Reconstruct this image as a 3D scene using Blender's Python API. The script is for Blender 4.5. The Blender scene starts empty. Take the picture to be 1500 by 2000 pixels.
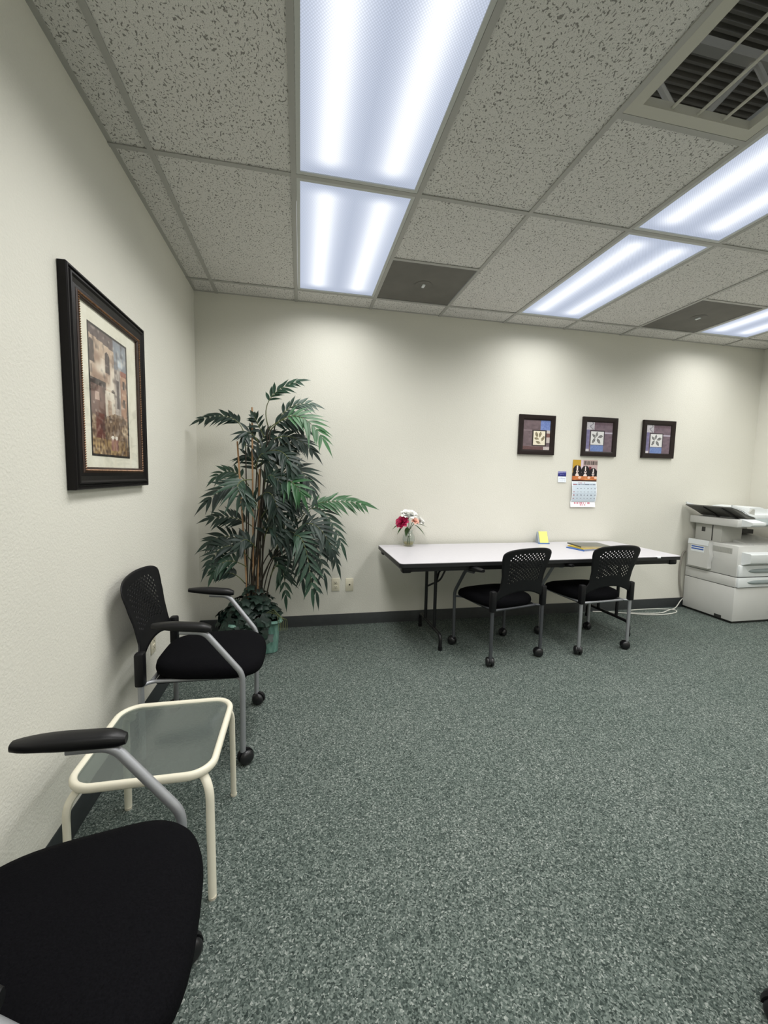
import bpy, bmesh, math, random
from mathutils import Vector, Matrix
random.seed(7)
PI = math.pi
scene = bpy.context.scene
COL = scene.collection

# ------------------------------------------------------------------ camera
F_PX, YAW, PITCH, ROLL = 796.71, 0.20373, -0.08891, 0.02063
CAM = Vector((0.81002, -3.52839, 1.327))
_fw = Vector((math.sin(YAW) * math.cos(PITCH), math.cos(YAW) * math.cos(PITCH), math.sin(PITCH)))
_rt = Vector((math.cos(YAW), -math.sin(YAW), 0))
_up = _rt.cross(_fw)
RT = _rt * math.cos(ROLL) + _up * math.sin(ROLL)
UP = -_rt * math.sin(ROLL) + _up * math.cos(ROLL)
cam_data = bpy.data.cameras.new('camera')
cam = bpy.data.objects.new('camera', cam_data)
COL.objects.link(cam)
cam_data.sensor_fit = 'HORIZONTAL'
cam_data.sensor_width = 36.0
cam_data.lens = F_PX / 1500.0 * 36.0
cam_data.clip_start = 0.02
cam.matrix_world = Matrix(((RT.x, UP.x, -_fw.x, CAM.x), (RT.y, UP.y, -_fw.y, CAM.y), (RT.z, UP.z, -_fw.z, CAM.z), (0, 0, 0, 1)))
scene.camera = cam

# ------------------------------------------------------------------ world, exposure, lamp strength
world = bpy.data.worlds.new('world')
scene.world = world
world.use_nodes = True
world.node_tree.nodes['Background'].inputs[0].default_value = (0.8, 0.85, 0.9, 1)
world.node_tree.nodes['Background'].inputs[1].default_value = 0.9  # ambient fill, raised to brighten the roof void above the grille
scene.view_settings.view_transform = 'Standard'
scene.view_settings.look = 'None'
scene.view_settings.gamma = 1.0
scene.view_settings.use_curve_mapping = False
scene.view_settings.exposure = 0.10
LAMP_WATT = {1: 14.0, 2: 20.0, 4: 24.0}   # power of one troffer, by ceiling row (back row dimmed so the wall does not overexpose)
LAMP_SPREAD = 152           # cut-off angle of the prismatic lens, degrees
LAMP_COLOR = (1.0, 0.99, 0.965)
LENS_GLOW = 1.0

# ------------------------------------------------------------------ room measures
T = 0.6096
GA, GB = 0.16628, 0.2179
H, W, REAR = 2.722, 5.575, -5.9
HB = 0.098


def GX(k):
    return GA + T * (k - 1)


def at(x, y, axis, val):
    """point where the sight line of a photo pixel meets a plane of the room"""
    d = RT * ((x - 750) / F_PX) - UP * ((y - 1000) / F_PX) + _fw
    t = (val - CAM[axis]) / d[axis]
    return CAM + d * t


# ------------------------------------------------------------------ node helpers
def lin(c):
    return tuple(((v / 255) / 12.92 if v / 255 <= 0.04045 else ((v / 255 + 0.055) / 1.055) ** 2.4) for v in c)


def new_mat(name):
    m = bpy.data.materials.new(name)
    m.use_nodes = True
    nt = m.node_tree
    return m, nt, nt.nodes, nt.links, nt.nodes['Principled BSDF']


def set_in(node, name, v):
    if name in node.inputs:
        node.inputs[name].default_value = v


def coords(nt, scale=None, kind='Object'):
    tc = nt.nodes.new('ShaderNodeTexCoord')
    if scale is None:
        return tc.outputs[kind]
    mp = nt.nodes.new('ShaderNodeMapping')
    mp.inputs['Scale'].default_value = scale
    nt.links.new(tc.outputs[kind], mp.inputs['Vector'])
    return mp.outputs['Vector']


def noise(nt, vec, scale, detail=2, rough=0.5):
    n = nt.nodes.new('ShaderNodeTexNoise')
    n.inputs['Scale'].default_value = scale
    n.inputs['Detail'].default_value = detail
    n.inputs['Roughness'].default_value = rough
    nt.links.new(vec, n.inputs['Vector'])
    return n


def ramp(nt, fac, stops, interp='LINEAR'):
    r = nt.nodes.new('ShaderNodeValToRGB')
    r.color_ramp.interpolation = interp
    e = r.color_ramp.elements
    while len(e) < len(stops):
        e.new(0.5)
    for i, (p, c) in enumerate(stops):
        e[i].position = p
        e[i].color = (c[0], c[1], c[2], 1)
    nt.links.new(fac, r.inputs['Fac'])
    return r


def bump(nt, height, strength, dist):
    b = nt.nodes.new('ShaderNodeBump')
    b.inputs['Strength'].default_value = strength
    b.inputs['Distance'].default_value = dist
    nt.links.new(height, b.inputs['Height'])
    return b


def plain(name, col, rough=0.5, metal=0.0, spec=0.5, grain=0.0, gscale=300, var=0.0, vscale=8, coat=0.0):
    m, nt, N, L, bs = new_mat(name)
    bs.inputs['Base Color'].default_value = (*col, 1)
    bs.inputs['Roughness'].default_value = rough
    bs.inputs['Metallic'].default_value = metal
    set_in(bs, 'Specular IOR Level', spec)
    set_in(bs, 'Coat Weight', coat)
    vec = coords(nt)
    if var > 0:
        n = noise(nt, vec, vscale, 4)
        r = ramp(nt, n.outputs['Fac'], [(0.3, tuple(v * (1 - var) for v in col)), (0.7, tuple(min(1, v * (1 + var)) for v in col))])
        L.new(r.outputs[0], bs.inputs['Base Color'])
    if grain > 0:
        n = noise(nt, vec, gscale, 2)
        b = bump(nt, n.outputs['Fac'], grain, 0.002)
        L.new(b.outputs[0], bs.inputs['Normal'])
    return m


MAT = {}


def build_materials():
    # painted wall with orange-peel texture
    m, nt, N, L, bs = new_mat('wall_paint')
    vec = coords(nt)
    n1 = noise(nt, vec, 105, 3, 0.55)
    n2 = noise(nt, vec, 1.3, 2)
    r = ramp(nt, n2.outputs['Fac'], [(0.3, lin((218, 216, 205))), (0.7, lin((223, 221, 210)))])
    L.new(r.outputs[0], bs.inputs['Base Color'])
    bs.inputs['Roughness'].default_value = 0.6
    set_in(bs, 'Specular IOR Level', 0.3)
    hr = ramp(nt, n1.outputs['Fac'], [(0.38, (0, 0, 0)), (0.62, (1, 1, 1))])
    b = bump(nt, hr.outputs[0], 0.22, 0.003)
    L.new(b.outputs[0], bs.inputs['Normal'])
    MAT['wall'] = m

    # loop pile carpet, mixed green and grey yarn
    m, nt, N, L, bs = new_mat('carpet')
    vec = coords(nt)
    wn = noise(nt, vec, 45, 3, 0.6)
    mixv = N.new('ShaderNodeMix'); mixv.data_type = 'VECTOR'
    mixv.inputs['Factor'].default_value = 0.02
    L.new(vec, mixv.inputs[4]); L.new(wn.outputs['Color'], mixv.inputs[5])
    vo = N.new('ShaderNodeTexVoronoi')
    vo.inputs['Scale'].default_value = 235
    L.new(mixv.outputs[1], vo.inputs['Vector'])
    sep = N.new('ShaderNodeSeparateColor'); L.new(vo.outputs['Color'], sep.inputs[0])
    rc = ramp(nt, sep.outputs[0], [(0.0, lin((46, 54, 51))), (0.30, lin((71, 80, 76))), (0.62, lin((91, 100, 95))), (0.9, lin((113, 121, 116))), (1.0, lin((146, 151, 146)))])
    n3 = noise(nt, vec, 190, 3, 0.7)
    r3 = ramp(nt, n3.outputs['Fac'], [(0.34, (0.70, 0.70, 0.70)), (0.64, (1.30, 1.30, 1.30))])
    n4 = noise(nt, vec, 1.7, 3)
    r4 = ramp(nt, n4.outputs['Fac'], [(0.3, (0.92, 0.94, 0.93)), (0.7, (1.05, 1.04, 1.04))])
    mu = N.new('ShaderNodeMix'); mu.data_type = 'RGBA'; mu.blend_type = 'MULTIPLY'; mu.inputs['Factor'].default_value = 1
    L.new(rc.outputs[0], mu.inputs[6]); L.new(r3.outputs[0], mu.inputs[7])
    mu2 = N.new('ShaderNodeMix'); mu2.data_type = 'RGBA'; mu2.blend_type = 'MULTIPLY'; mu2.inputs['Factor'].default_value = 1
    L.new(mu.outputs[2], mu2.inputs[6]); L.new(r4.outputs[0], mu2.inputs[7])
    L.new(mu2.outputs[2], bs.inputs['Base Color'])
    bs.inputs['Roughness'].default_value = 0.95
    set_in(bs, 'Specular IOR Level', 0.1)
    b = bump(nt, n3.outputs['Fac'], 0.35, 0.005)
    L.new(b.outputs[0], bs.inputs['Normal'])
    MAT['carpet'] = m

    # fissured mineral ceiling tile
    m, nt, N, L, bs = new_mat('acoustic_tile')
    oi = N.new('ShaderNodeObjectInfo')
    tc = N.new('ShaderNodeTexCoord')
    addv = N.new('ShaderNodeVectorMath'); addv.operation = 'ADD'
    sc = N.new('ShaderNodeVectorMath'); sc.operation = 'SCALE'; sc.inputs['Scale'].default_value = 17
    cmb = N.new('ShaderNodeCombineXYZ')
    L.new(oi.outputs['Random'], cmb.inputs[0]); L.new(oi.outputs['Random'], cmb.inputs[1])
    L.new(cmb.outputs[0], sc.inputs[0])
    L.new(tc.outputs['Object'], addv.inputs[0]); L.new(sc.outputs[0], addv.inputs[1])
    wr = noise(nt, addv.outputs[0], 30, 2)
    wmix = N.new('ShaderNodeMix'); wmix.data_type = 'VECTOR'; wmix.inputs['Factor'].default_value = 0.03
    L.new(addv.outputs[0], wmix.inputs[4]); L.new(wr.outputs['Color'], wmix.inputs[5])
    mp = N.new('ShaderNodeMapping'); mp.inputs['Scale'].default_value = (1.0, 0.62, 1.0)
    L.new(wmix.outputs[1], mp.inputs['Vector'])
    vo = N.new('ShaderNodeTexVoronoi'); vo.inputs['Scale'].default_value = 95
    L.new(mp.outputs[0], vo.inputs['Vector'])
    nd = noise(nt, mp.outputs[0], 165, 1, 0.4)
    spots = ramp(nt, nd.outputs['Fac'], [(0.345, (1, 1, 1)), (0.40, (0, 0, 0))])
    fine = noise(nt, addv.outputs[0], 420, 2)
    rb = ramp(nt, fine.outputs['Fac'], [(0.35, lin((202, 200, 196))), (0.65, lin((232, 230, 225)))])
    mc = N.new('ShaderNodeMix'); mc.data_type = 'RGBA'
    L.new(spots.outputs[0], mc.inputs['Factor']); L.new(rb.outputs[0], mc.inputs[6])
    mc.inputs[7].default_value = (*lin((138, 136, 131)), 1)
    L.new(mc.outputs[2], bs.inputs['Base Color'])
    bs.inputs['Roughness'].default_value = 0.9
    inv = N.new('ShaderNodeInvert'); L.new(spots.outputs[0], inv.inputs['Color'])
    b = bump(nt, inv.outputs[0], 0.5, 0.004)
    L.new(b.outputs[0], bs.inputs['Normal'])
    MAT['tile'] = m

    # lit prismatic lens of a two-tube troffer: brightest along the tubes, honeycomb of tiny prisms
    m, nt, N, L, bs = new_mat('prismatic_lens_lit')
    tc = N.new('ShaderNodeTexCoord')
    sp = N.new('ShaderNodeSeparateXYZ'); L.new(tc.outputs['Object'], sp.inputs[0])

    def math_(op, a, b_=None):
        n = N.new('ShaderNodeMath'); n.operation = op
        for i, v in enumerate((a, b_)):
            if v is None:
                continue
            if isinstance(v, (int, float)):
                n.inputs[i].default_value = v
            else:
                L.new(v, n.inputs[i])
        return n.outputs[0]
    ax = math_('ABSOLUTE', sp.outputs[0])
    dx = math_('SUBTRACT', ax, 0.145)
    q = math_('DIVIDE', dx, 0.058)
    g = math_('EXPONENT', math_('MULTIPLY', math_('MULTIPLY', q, q), -1.0))
    q2 = math_('DIVIDE', dx, 0.10)
    g2 = math_('EXPONENT', math_('MULTIPLY', math_('MULTIPLY', q2, q2), -1.0))
    ay = math_('ABSOLUTE', sp.outputs[1])
    mr = N.new('ShaderNodeMapRange'); mr.interpolation_type = 'SMOOTHSTEP'
    mr.inputs['From Min'].default_value = 0.57; mr.inputs['From Max'].default_value = 0.47
    L.new(ay, mr.inputs['Value'])
    tube = math_('ADD', math_('MULTIPLY', g, 0.38), math_('MULTIPLY', g2, 0.25))
    tube = math_('MULTIPLY', tube, mr.outputs[0])
    vo = N.new('ShaderNodeTexVoronoi'); vo.inputs['Scale'].default_value = 130
    vo.inputs['Randomness'].default_value = 0.0
    mp = N.new('ShaderNodeMapping'); mp.inputs['Rotation'].default_value = (0, 0, PI / 4)
    L.new(tc.outputs['Object'], mp.inputs[0]); L.new(mp.outputs[0], vo.inputs['Vector'])
    hx = N.new('ShaderNodeMapRange'); hx.inputs['From Min'].default_value = 0.1; hx.inputs['From Max'].default_value = 0.6
    hx.inputs['To Min'].default_value = 1.14; hx.inputs['To Max'].default_value = 0.80
    L.new(vo.outputs['Distance'], hx.inputs['Value'])
    tot = math_('MULTIPLY', math_('ADD', tube, 0.58), hx.outputs[0])
    cr = ramp(nt, math_('ADD', tube, 0.0), [(0.0, (0.86, 0.96, 1.18)), (0.7, (1.0, 1.02, 1.04))])
    em = N.new('ShaderNodeEmission')
    L.new(cr.outputs[0], em.inputs['Color'])
    L.new(math_('MULTIPLY', tot, LENS_GLOW), em.inputs['Strength'])
    out = [n for n in N if n.type == 'OUTPUT_MATERIAL'][0]
    L.new(em.outputs[0], out.inputs['Surface'])
    N.remove(bs)
    MAT['lens'] = m

    # upholstery
    m, nt, N, L, bs = new_mat('black_upholstery')
    vec = coords(nt)
    n1 = noise(nt, vec, 260, 3, 0.6)
    r = ramp(nt, n1.outputs['Fac'], [(0.3, lin((7, 7, 9))), (0.7, lin((16, 16, 19)))])
    L.new(r.outputs[0], bs.inputs['Base Color'])
    bs.inputs['Roughness'].default_value = 0.9
    set_in(bs, 'Specular IOR Level', 0.06)
    b = bump(nt, n1.outputs['Fac'], 0.35, 0.002)
    L.new(b.outputs[0], bs.inputs['Normal'])
    MAT['fabric'] = m

    # painted art: colours stored on the sheet
    for nm, ro in (('printed_paper', 0.6), ('printed_canvas', 0.75)):
        m, nt, N, L, bs = new_mat(nm)
        a = N.new('ShaderNodeAttribute'); a.attribute_name = 'Col'
        L.new(a.outputs['Color'], bs.inputs['Base Color'])
        bs.inputs['Roughness'].default_value = ro
        set_in(bs, 'Specular IOR Level', 0.3)
        MAT[nm] = m

    def clear(name, tint, refl_rough, fres=1.45, haze=0.0, haze_col=(0.5, 0.5, 0.5), bscale=0, bstr=0.0):
        m, nt, N, L, bs = new_mat(name)
        tr = N.new('ShaderNodeBsdfTransparent'); tr.inputs['Color'].default_value = (*tint, 1)
        gl = N.new('ShaderNodeBsdfGlossy'); gl.inputs['Roughness'].default_value = refl_rough
        fr = N.new('ShaderNodeLayerWeight'); fr.inputs['Blend'].default_value = 0.5
        pw = N.new('ShaderNodeMath'); pw.operation = 'POWER'; pw.inputs[1].default_value = 4.0
        ma = N.new('ShaderNodeMath'); ma.operation = 'MULTIPLY_ADD'; ma.inputs[1].default_value = 0.9
        ma.inputs[2].default_value = ((fres - 1) / (fres + 1)) ** 2
        mx = N.new('ShaderNodeMixShader')
        L.new(fr.outputs['Facing'], pw.inputs[0]); L.new(pw.outputs[0], ma.inputs[0]); L.new(ma.outputs[0], mx.inputs[0])
        base = tr.outputs[0]
        if haze > 0:
            df = N.new('ShaderNodeBsdfDiffuse'); df.inputs['Color'].default_value = (*haze_col, 1)
            mh = N.new('ShaderNodeMixShader'); mh.inputs[0].default_value = haze
            L.new(tr.outputs[0], mh.inputs[1]); L.new(df.outputs[0], mh.inputs[2])
            base = mh.outputs[0]
        L.new(base, mx.inputs[1]); L.new(gl.outputs[0], mx.inputs[2])
        if bscale:
            n = noise(nt, coords(nt), bscale, 2)
            b = bump(nt, n.outputs['Fac'], bstr, 0.002)
            L.new(b.outputs[0], gl.inputs['Normal']); L.new(b.outputs[0], fr.inputs['Normal'])
        out = [n for n in N if n.type == 'OUTPUT_MATERIAL'][0]
        L.new(mx.outputs[0], out.inputs['Surface'])
        N.remove(bs)
        return m
    MAT['glass'] = clear('clear_glass', (0.99, 0.99, 0.99), 0.04, 1.3)
    MAT['vase_glass'] = clear('vase_glass', (0.93, 0.95, 0.94), 0.03, 1.5)
    MAT['water'] = clear('vase_water', (0.93, 0.86, 0.62), 0.05, 1.3)
    MAT['table_glass'] = clear('hammered_glass', (0.55, 0.60, 0.58), 0.10, 1.5, 0.20, (0.34, 0.38, 0.36), 160, 0.12)

    # leaves
    def leaf(name, c1, c2, rough):
        m, nt, N, L, bs = new_mat(name)
        vec = coords(nt)
        n = noise(nt, vec, 9, 3)
        r = ramp(nt, n.outputs['Fac'], [(0.3, c1), (0.7, c2)])
        L.new(r.outputs[0], bs.inputs['Base Color'])
        bs.inputs['Roughness'].default_value = rough
        set_in(bs, 'Specular IOR Level', 0.4)
        return m
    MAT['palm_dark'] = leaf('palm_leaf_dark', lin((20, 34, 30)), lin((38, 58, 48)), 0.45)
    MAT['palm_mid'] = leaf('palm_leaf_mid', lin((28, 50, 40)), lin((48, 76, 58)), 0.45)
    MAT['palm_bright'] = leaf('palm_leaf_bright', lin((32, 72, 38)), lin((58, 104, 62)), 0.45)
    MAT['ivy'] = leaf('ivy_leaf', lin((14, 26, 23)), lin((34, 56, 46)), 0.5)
    MAT['petiole'] = plain('petiole_green', lin((92, 100, 58)), 0.5, var=0.2)
    MAT['cane'] = plain('cane_brown', lin((46, 40, 30)), 0.6, var=0.3, vscale=20)
    MAT['bamboo'] = plain('bamboo_rod', lin((164, 128, 92)), 0.6, var=0.15, vscale=14)
    MAT['soil'] = plain('soil', lin((38, 34, 28)), 0.95, var=0.4, vscale=60, grain=0.8, gscale=120)

    # glazed pot with streaks
    m, nt, N, L, bs = new_mat('pot_green_glaze')
    vec = coords(nt, (14, 14, 2.2))
    n = noise(nt, vec, 2.2, 5, 0.65)
    r = ramp(nt, n.outputs['Fac'], [(0.30, lin((62, 88, 82))), (0.46, lin((98, 138, 126))), (0.6, lin((122, 160, 148))), (0.75, lin((172, 196, 184)))])
    L.new(r.outputs[0], bs.inputs['Base Color'])
    bs.inputs['Roughness'].default_value = 0.35
    MAT['pot'] = m

    MAT['tee'] = plain('grid_metal_white', lin((172, 171, 166)), 0.5)
    MAT['fixture'] = plain('fixture_white', lin((196, 198, 194)), 0.45)
    MAT['vent_dark'] = plain('vent_dark_metal', lin((106, 104, 98)), 0.7, var=0.10, vscale=6, grain=0.2)
    MAT['vent_white'] = plain('vent_white_metal', lin((190, 188, 176)), 0.5)
    MAT['deck'] = plain('roof_deck_metal', lin((168, 164, 154)), 0.7, var=0.1)
    MAT['truss'] = plain('truss_steel', lin((226, 223, 212)), 0.6)
    MAT['baseboard'] = plain('vinyl_base', lin((42, 46, 47)), 0.5, var=0.12, vscale=30, grain=0.15)
    MAT['silver'] = plain('silver_tube', lin((166, 168, 172)), 0.42, metal=0.55, grain=0.05)
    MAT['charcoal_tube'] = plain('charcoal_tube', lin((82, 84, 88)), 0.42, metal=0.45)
    MAT['black_plastic'] = plain('black_plastic', lin((14, 14, 17)), 0.45, spec=0.3, grain=0.06, gscale=500)
    MAT['black_soft'] = plain('black_armrest', lin((14, 14, 16)), 0.42, spec=0.35, grain=0.08, gscale=420)
    MAT['wheel'] = plain('wheel_black', lin((24, 24, 26)), 0.35)
    MAT['cream_metal'] = plain('cream_metal', lin((226, 221, 202)), 0.4, var=0.03)
    MAT['rubber'] = plain('rubber_foot', lin((196, 190, 172)), 0.7)
    MAT['laminate'] = plain('grey_laminate', lin((196, 194, 199)), 0.35, var=0.02, vscale=40)
    MAT['table_edge'] = plain('table_edge_black', lin((22, 23, 25)), 0.5)
    MAT['black_metal'] = plain('black_metal', lin((24, 24, 26)), 0.38, metal=0.2)
    MAT['copier'] = plain('copier_grey', lin((202, 202, 198)), 0.5, var=0.03, vscale=5, grain=0.05)
    MAT['copier_white'] = plain('copier_white', lin((222, 226, 226)), 0.45)
    MAT['copier_shade'] = plain('copier_panel_grey', lin((176, 176, 170)), 0.55)
    MAT['copier_dark'] = plain('copier_dark', lin((48, 48, 46)), 0.5)
    MAT['tray_dark'] = plain('tray_grey', lin((84, 84, 80)), 0.5, var=0.1)
    MAT['handle_grey'] = plain('handle_grey', lin((140, 150, 150)), 0.35)
    MAT['blue_print'] = plain('blue_print', lin((48, 92, 176)), 0.5)
    MAT['logo_blue'] = plain('logo_blue', lin((40, 66, 168)), 0.5)
    MAT['paper'] = plain('white_paper', lin((232, 236, 238)), 0.6)
    MAT['seam'] = plain('seam_dark', lin((84, 84, 80)), 0.7)
    MAT['cable'] = plain('cable_white', lin((212, 212, 204)), 0.45)
    MAT['cord_grey'] = plain('cord_grey', lin((142, 138, 130)), 0.5)
    MAT['plate'] = plain('ivory_plate', lin((222, 216, 194)), 0.4)
    MAT['slot'] = plain('slot_dark', lin((58, 50, 42)), 0.6)
    MAT['frame_black'] = plain('frame_black_brown', lin((15, 12, 13)), 0.4, spec=0.2, var=0.2, vscale=20, grain=0.1, gscale=90)
    MAT['frame_brown'] = plain('frame_dark_brown', lin((32, 23, 21)), 0.4, spec=0.25, var=0.15, vscale=30)
    m = plain('beaded_bronze', lin((134, 98, 68)), 0.4, metal=0.2, var=0.5, vscale=110)
    MAT['bronze'] = m
    MAT['bronze_dark'] = plain('lip_dark_bronze', lin((52, 36, 28)), 0.4, var=0.3, vscale=60)
    m, nt, N, L, bs = new_mat('mat_board_marbled')
    n = noise(nt, coords(nt), 7, 6, 0.65)
    r = ramp(nt, n.outputs['Fac'], [(0.3, lin((206, 204, 186))), (0.5, lin((228, 225, 206))), (0.7, lin((238, 236, 220)))])
    L.new(r.outputs[0], bs.inputs['Base Color']); bs.inputs['Roughness'].default_value = 0.7
    MAT['matboard'] = m
    MAT['petal_white'] = plain('petal_white', lin((244, 244, 240)), 0.6)
    MAT['petal_magenta'] = plain('petal_magenta', lin((176, 26, 78)), 0.55, var=0.25, vscale=40)
    MAT['petal_peach'] = plain('petal_peach', lin((244, 196, 178)), 0.6, var=0.08, vscale=40)
    MAT['flower_leaf'] = plain('flower_leaf', lin((52, 80, 40)), 0.5, var=0.25, vscale=30)
    MAT['flower_stem'] = plain('flower_stem', lin((70, 96, 56)), 0.5)
    MAT['note_yellow'] = plain('note_yellow', lin((238, 232, 122)), 0.6)
    MAT['note_holder'] = plain('note_holder_grey', lin((150, 160, 172)), 0.35)
    MAT['note_blue'] = plain('note_blue_base', lin((70, 116, 178)), 0.4)
    MAT['mag_dark'] = plain('magazine_dark_cover', lin((74, 76, 66)), 0.3, var=0.3, vscale=14)
    MAT['mag_yellow'] = plain('magazine_yellow_cover', lin((206, 178, 66)), 0.4, var=0.15, vscale=14)
    MAT['mag_blue'] = plain('magazine_blue_cover', lin((52, 98, 168)), 0.4, var=0.2, vscale=14)
    MAT['pages'] = plain('page_edges', lin((214, 206, 184)), 0.8)


build_materials()


# ------------------------------------------------------------------ mesh helpers
class MB:
    def __init__(self):
        self.v, self.f, self.mi = [], [], []
        self.m = 0

    def quadgrid(self, rows, closed_u=False, closed_v=False):
        """rows: list of lists of points"""
        o = len(self.v)
        nr, nc = len(rows), len(rows[0])
        for r in rows:
            self.v += [tuple(p) for p in r]
        for i in range(nr if closed_v else nr - 1):
            for j in range(nc if closed_u else nc - 1):
                a = o + i * nc + j
                b = o + i * nc + (j + 1) % nc
                c = o + ((i + 1) % nr) * nc + (j + 1) % nc
                d = o + ((i + 1) % nr) * nc + j
                self.f.append((a, b, c, d)); self.mi.append(self.m)
        return o

    def poly(self, pts):
        o = len(self.v)
        self.v += [tuple(p) for p in pts]
        self.f.append(tuple(range(o, o + len(pts)))); self.mi.append(self.m)

    def box(self, x0, x1, y0, y1, z0, z1):
        o = len(self.v)
        self.v += [(x0, y0, z0), (x1, y0, z0), (x1, y1, z0), (x0, y1, z0), (x0, y0, z1), (x1, y0, z1), (x1, y1, z1), (x0, y1, z1)]
        for q in ((3, 2, 1, 0), (4, 5, 6, 7), (0, 1, 5, 4), (1, 2, 6, 5), (2, 3, 7, 6), (3, 0, 4, 7)):
            self.f.append(tuple(o + k for k in q)); self.mi.append(self.m)
        return self

    def rbox(self, x0, x1, y0, y1, z0, z1, b=0.004, seg=2):
        bm = bmesh.new()
        bmesh.ops.create_cube(bm, size=1)
        for v in bm.verts:
            v.co = Vector(((x0 + x1) / 2 + v.co.x * (x1 - x0), (y0 + y1) / 2 + v.co.y * (y1 - y0), (z0 + z1) / 2 + v.co.z * (z1 - z0)))
        bmesh.ops.bevel(bm, geom=bm.edges[:], offset=b, segments=seg, affect='EDGES', profile=0.5)
        self.from_bm(bm)
        return self

    def from_bm(self, bm):
        o = len(self.v)
        bm.verts.index_update()
        self.v += [tuple(v.co) for v in bm.verts]
        for f in bm.faces:
            self.f.append(tuple(o + v.index for v in f.verts)); self.mi.append(self.m)
        bm.free()

    def tube(self, path, r, seg=12, cap=True, flat=None):
        """round tube along a path; r number or list; flat=(scale_side, scale_up) for oval section"""
        P = [Vector(p) for p in path]
        n = len(P)
        R = r if isinstance(r, (list, tuple)) else [r] * n
        tang = []
        for i in range(n):
            a = P[max(i - 1, 0)]; b = P[min(i + 1, n - 1)]
            tang.append((b - a).normalized())
        t0 = tang[0]
        ref = Vector((0, 0, 1)) if abs(t0.z) < 0.9 else Vector((0, 1, 0))
        s = t0.cross(ref).normalized()
        rows = []
        for i in range(n):
            t = tang[i]
            s = (s - t * s.dot(t)).normalized()
            u = t.cross(s)
            fs, fu = flat if flat else (1, 1)
            rows.append([P[i] + (s * math.cos(2 * PI * k / seg) * fs + u * math.sin(2 * PI * k / seg) * fu) * R[i] for k in range(seg)])
        o = self.quadgrid(rows, closed_u=True)
        if cap:
            self.f.append(tuple(o + k for k in range(seg))[::-1]); self.mi.append(self.m)
            e = o + (n - 1) * seg
            self.f.append(tuple(e + k for k in range(seg))); self.mi.append(self.m)
        return self

    def lathe(self, prof, cx=0, cy=0, seg=32, cap=True):
        rows = [[(cx + r * math.cos(2 * PI * k / seg), cy + r * math.sin(2 * PI * k / seg), z) for k in range(seg)] for r, z in prof]
        o = self.quadgrid(rows, closed_u=True)
        if cap:
            self.f.append(tuple(o + k for k in range(seg))[::-1]); self.mi.append(self.m)
            e = o + (len(prof) - 1) * seg
            self.f.append(tuple(e + k for k in range(seg))); self.mi.append(self.m)
        return self

    def prism(self, outline, axis, a, b):
        """extrude a 2D outline along axis (0,1,2) from a to b"""
        def p3(u, w, t):
            return (t, u, w) if axis == 0 else ((u, t, w) if axis == 1 else (u, w, t))
        o = len(self.v)
        n = len(outline)
        self.v += [p3(u, w, a) for u, w in outline] + [p3(u, w, b) for u, w in outline]
        self.f.append(tuple(o + k for k in range(n))[::-1]); self.mi.append(self.m)
        self.f.append(tuple(o + n + k for k in range(n))); self.mi.append(self.m)
        for k in range(n):
            self.f.append((o + k, o + (k + 1) % n, o + n + (k + 1) % n, o + n + k)); self.mi.append(self.m)
        return self

    def xf(self, M, start=0):
        for i in range(start, len(self.v)):
            self.v[i] = tuple(M @ Vector(self.v[i]))
        return self

    def build(self, name, mats, parent=None, smooth=True, angle=40, loc=None, rotz=0, solid=0.0, recalc=True):
        me = bpy.data.meshes.new(name)
        me.from_pydata(self.v, [], self.f)
        mats = mats if isinstance(mats, (list, tuple)) else [mats]
        for mm in mats:
            me.materials.append(MAT[mm])
        for p, i in zip(me.polygons, self.mi):
            p.material_index = i
        if recalc:
            bm = bmesh.new(); bm.from_mesh(me)
            bmesh.ops.recalc_face_normals(bm, faces=bm.faces[:])
            bm.to_mesh(me); bm.free()
        if smooth:
            me.polygons.foreach_set('use_smooth', [True] * len(me.polygons))
            me.set_sharp_from_angle(angle=math.radians(angle))
        me.update()
        return link(name, me, parent, loc, rotz, solid)


def link(name, me, parent=None, loc=None, rotz=0, solid=0.0):
    o = bpy.data.objects.new(name, me)
    COL.objects.link(o)
    if parent:
        o.parent = parent
    if loc is not None:
        o.location = loc
    o.rotation_euler = (0, 0, rotz)
    if solid:
        md = o.modifiers.new('thickness', 'SOLIDIFY')
        md.thickness = solid
        md.offset = 0
    return o


def empty(name, loc=(0, 0, 0), rotz=0):
    o = bpy.data.objects.new(name, None)
    COL.objects.link(o)
    o.location = loc
    o.rotation_euler = (0, 0, rotz)
    o.empty_display_size = 0.1
    return o


def tag(o, label, cat, group=None):
    o['label'] = label
    o['category'] = cat
    if group:
        o['group'] = group
    return o


def structure(o):
    o['kind'] = 'structure'
    return o


def box(name, m, x0, x1, y0, y1, z0, z1, parent=None, bev=0.0):
    b = MB()
    if bev:
        b.rbox(x0, x1, y0, y1, z0, z1, bev)
    else:
        b.box(x0, x1, y0, y1, z0, z1)
    return b.build(name, m, parent)


def round_path(pts, r, n=6):
    """polyline with its inner corners rounded"""
    P = [Vector(p) for p in pts]
    out = [P[0]]
    for i in range(1, len(P) - 1):
        a = (P[i - 1] - P[i]); b = (P[i + 1] - P[i])
        rr = min(r, a.length * 0.45, b.length * 0.45)
        p0 = P[i] + a.normalized() * rr
        p1 = P[i] + b.normalized() * rr
        for k in range(n + 1):
            t = k / n
            out.append(p0 * (1 - t) ** 2 + P[i] * 2 * t * (1 - t) + p1 * t * t)
    out.append(P[-1])
    return out


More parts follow.
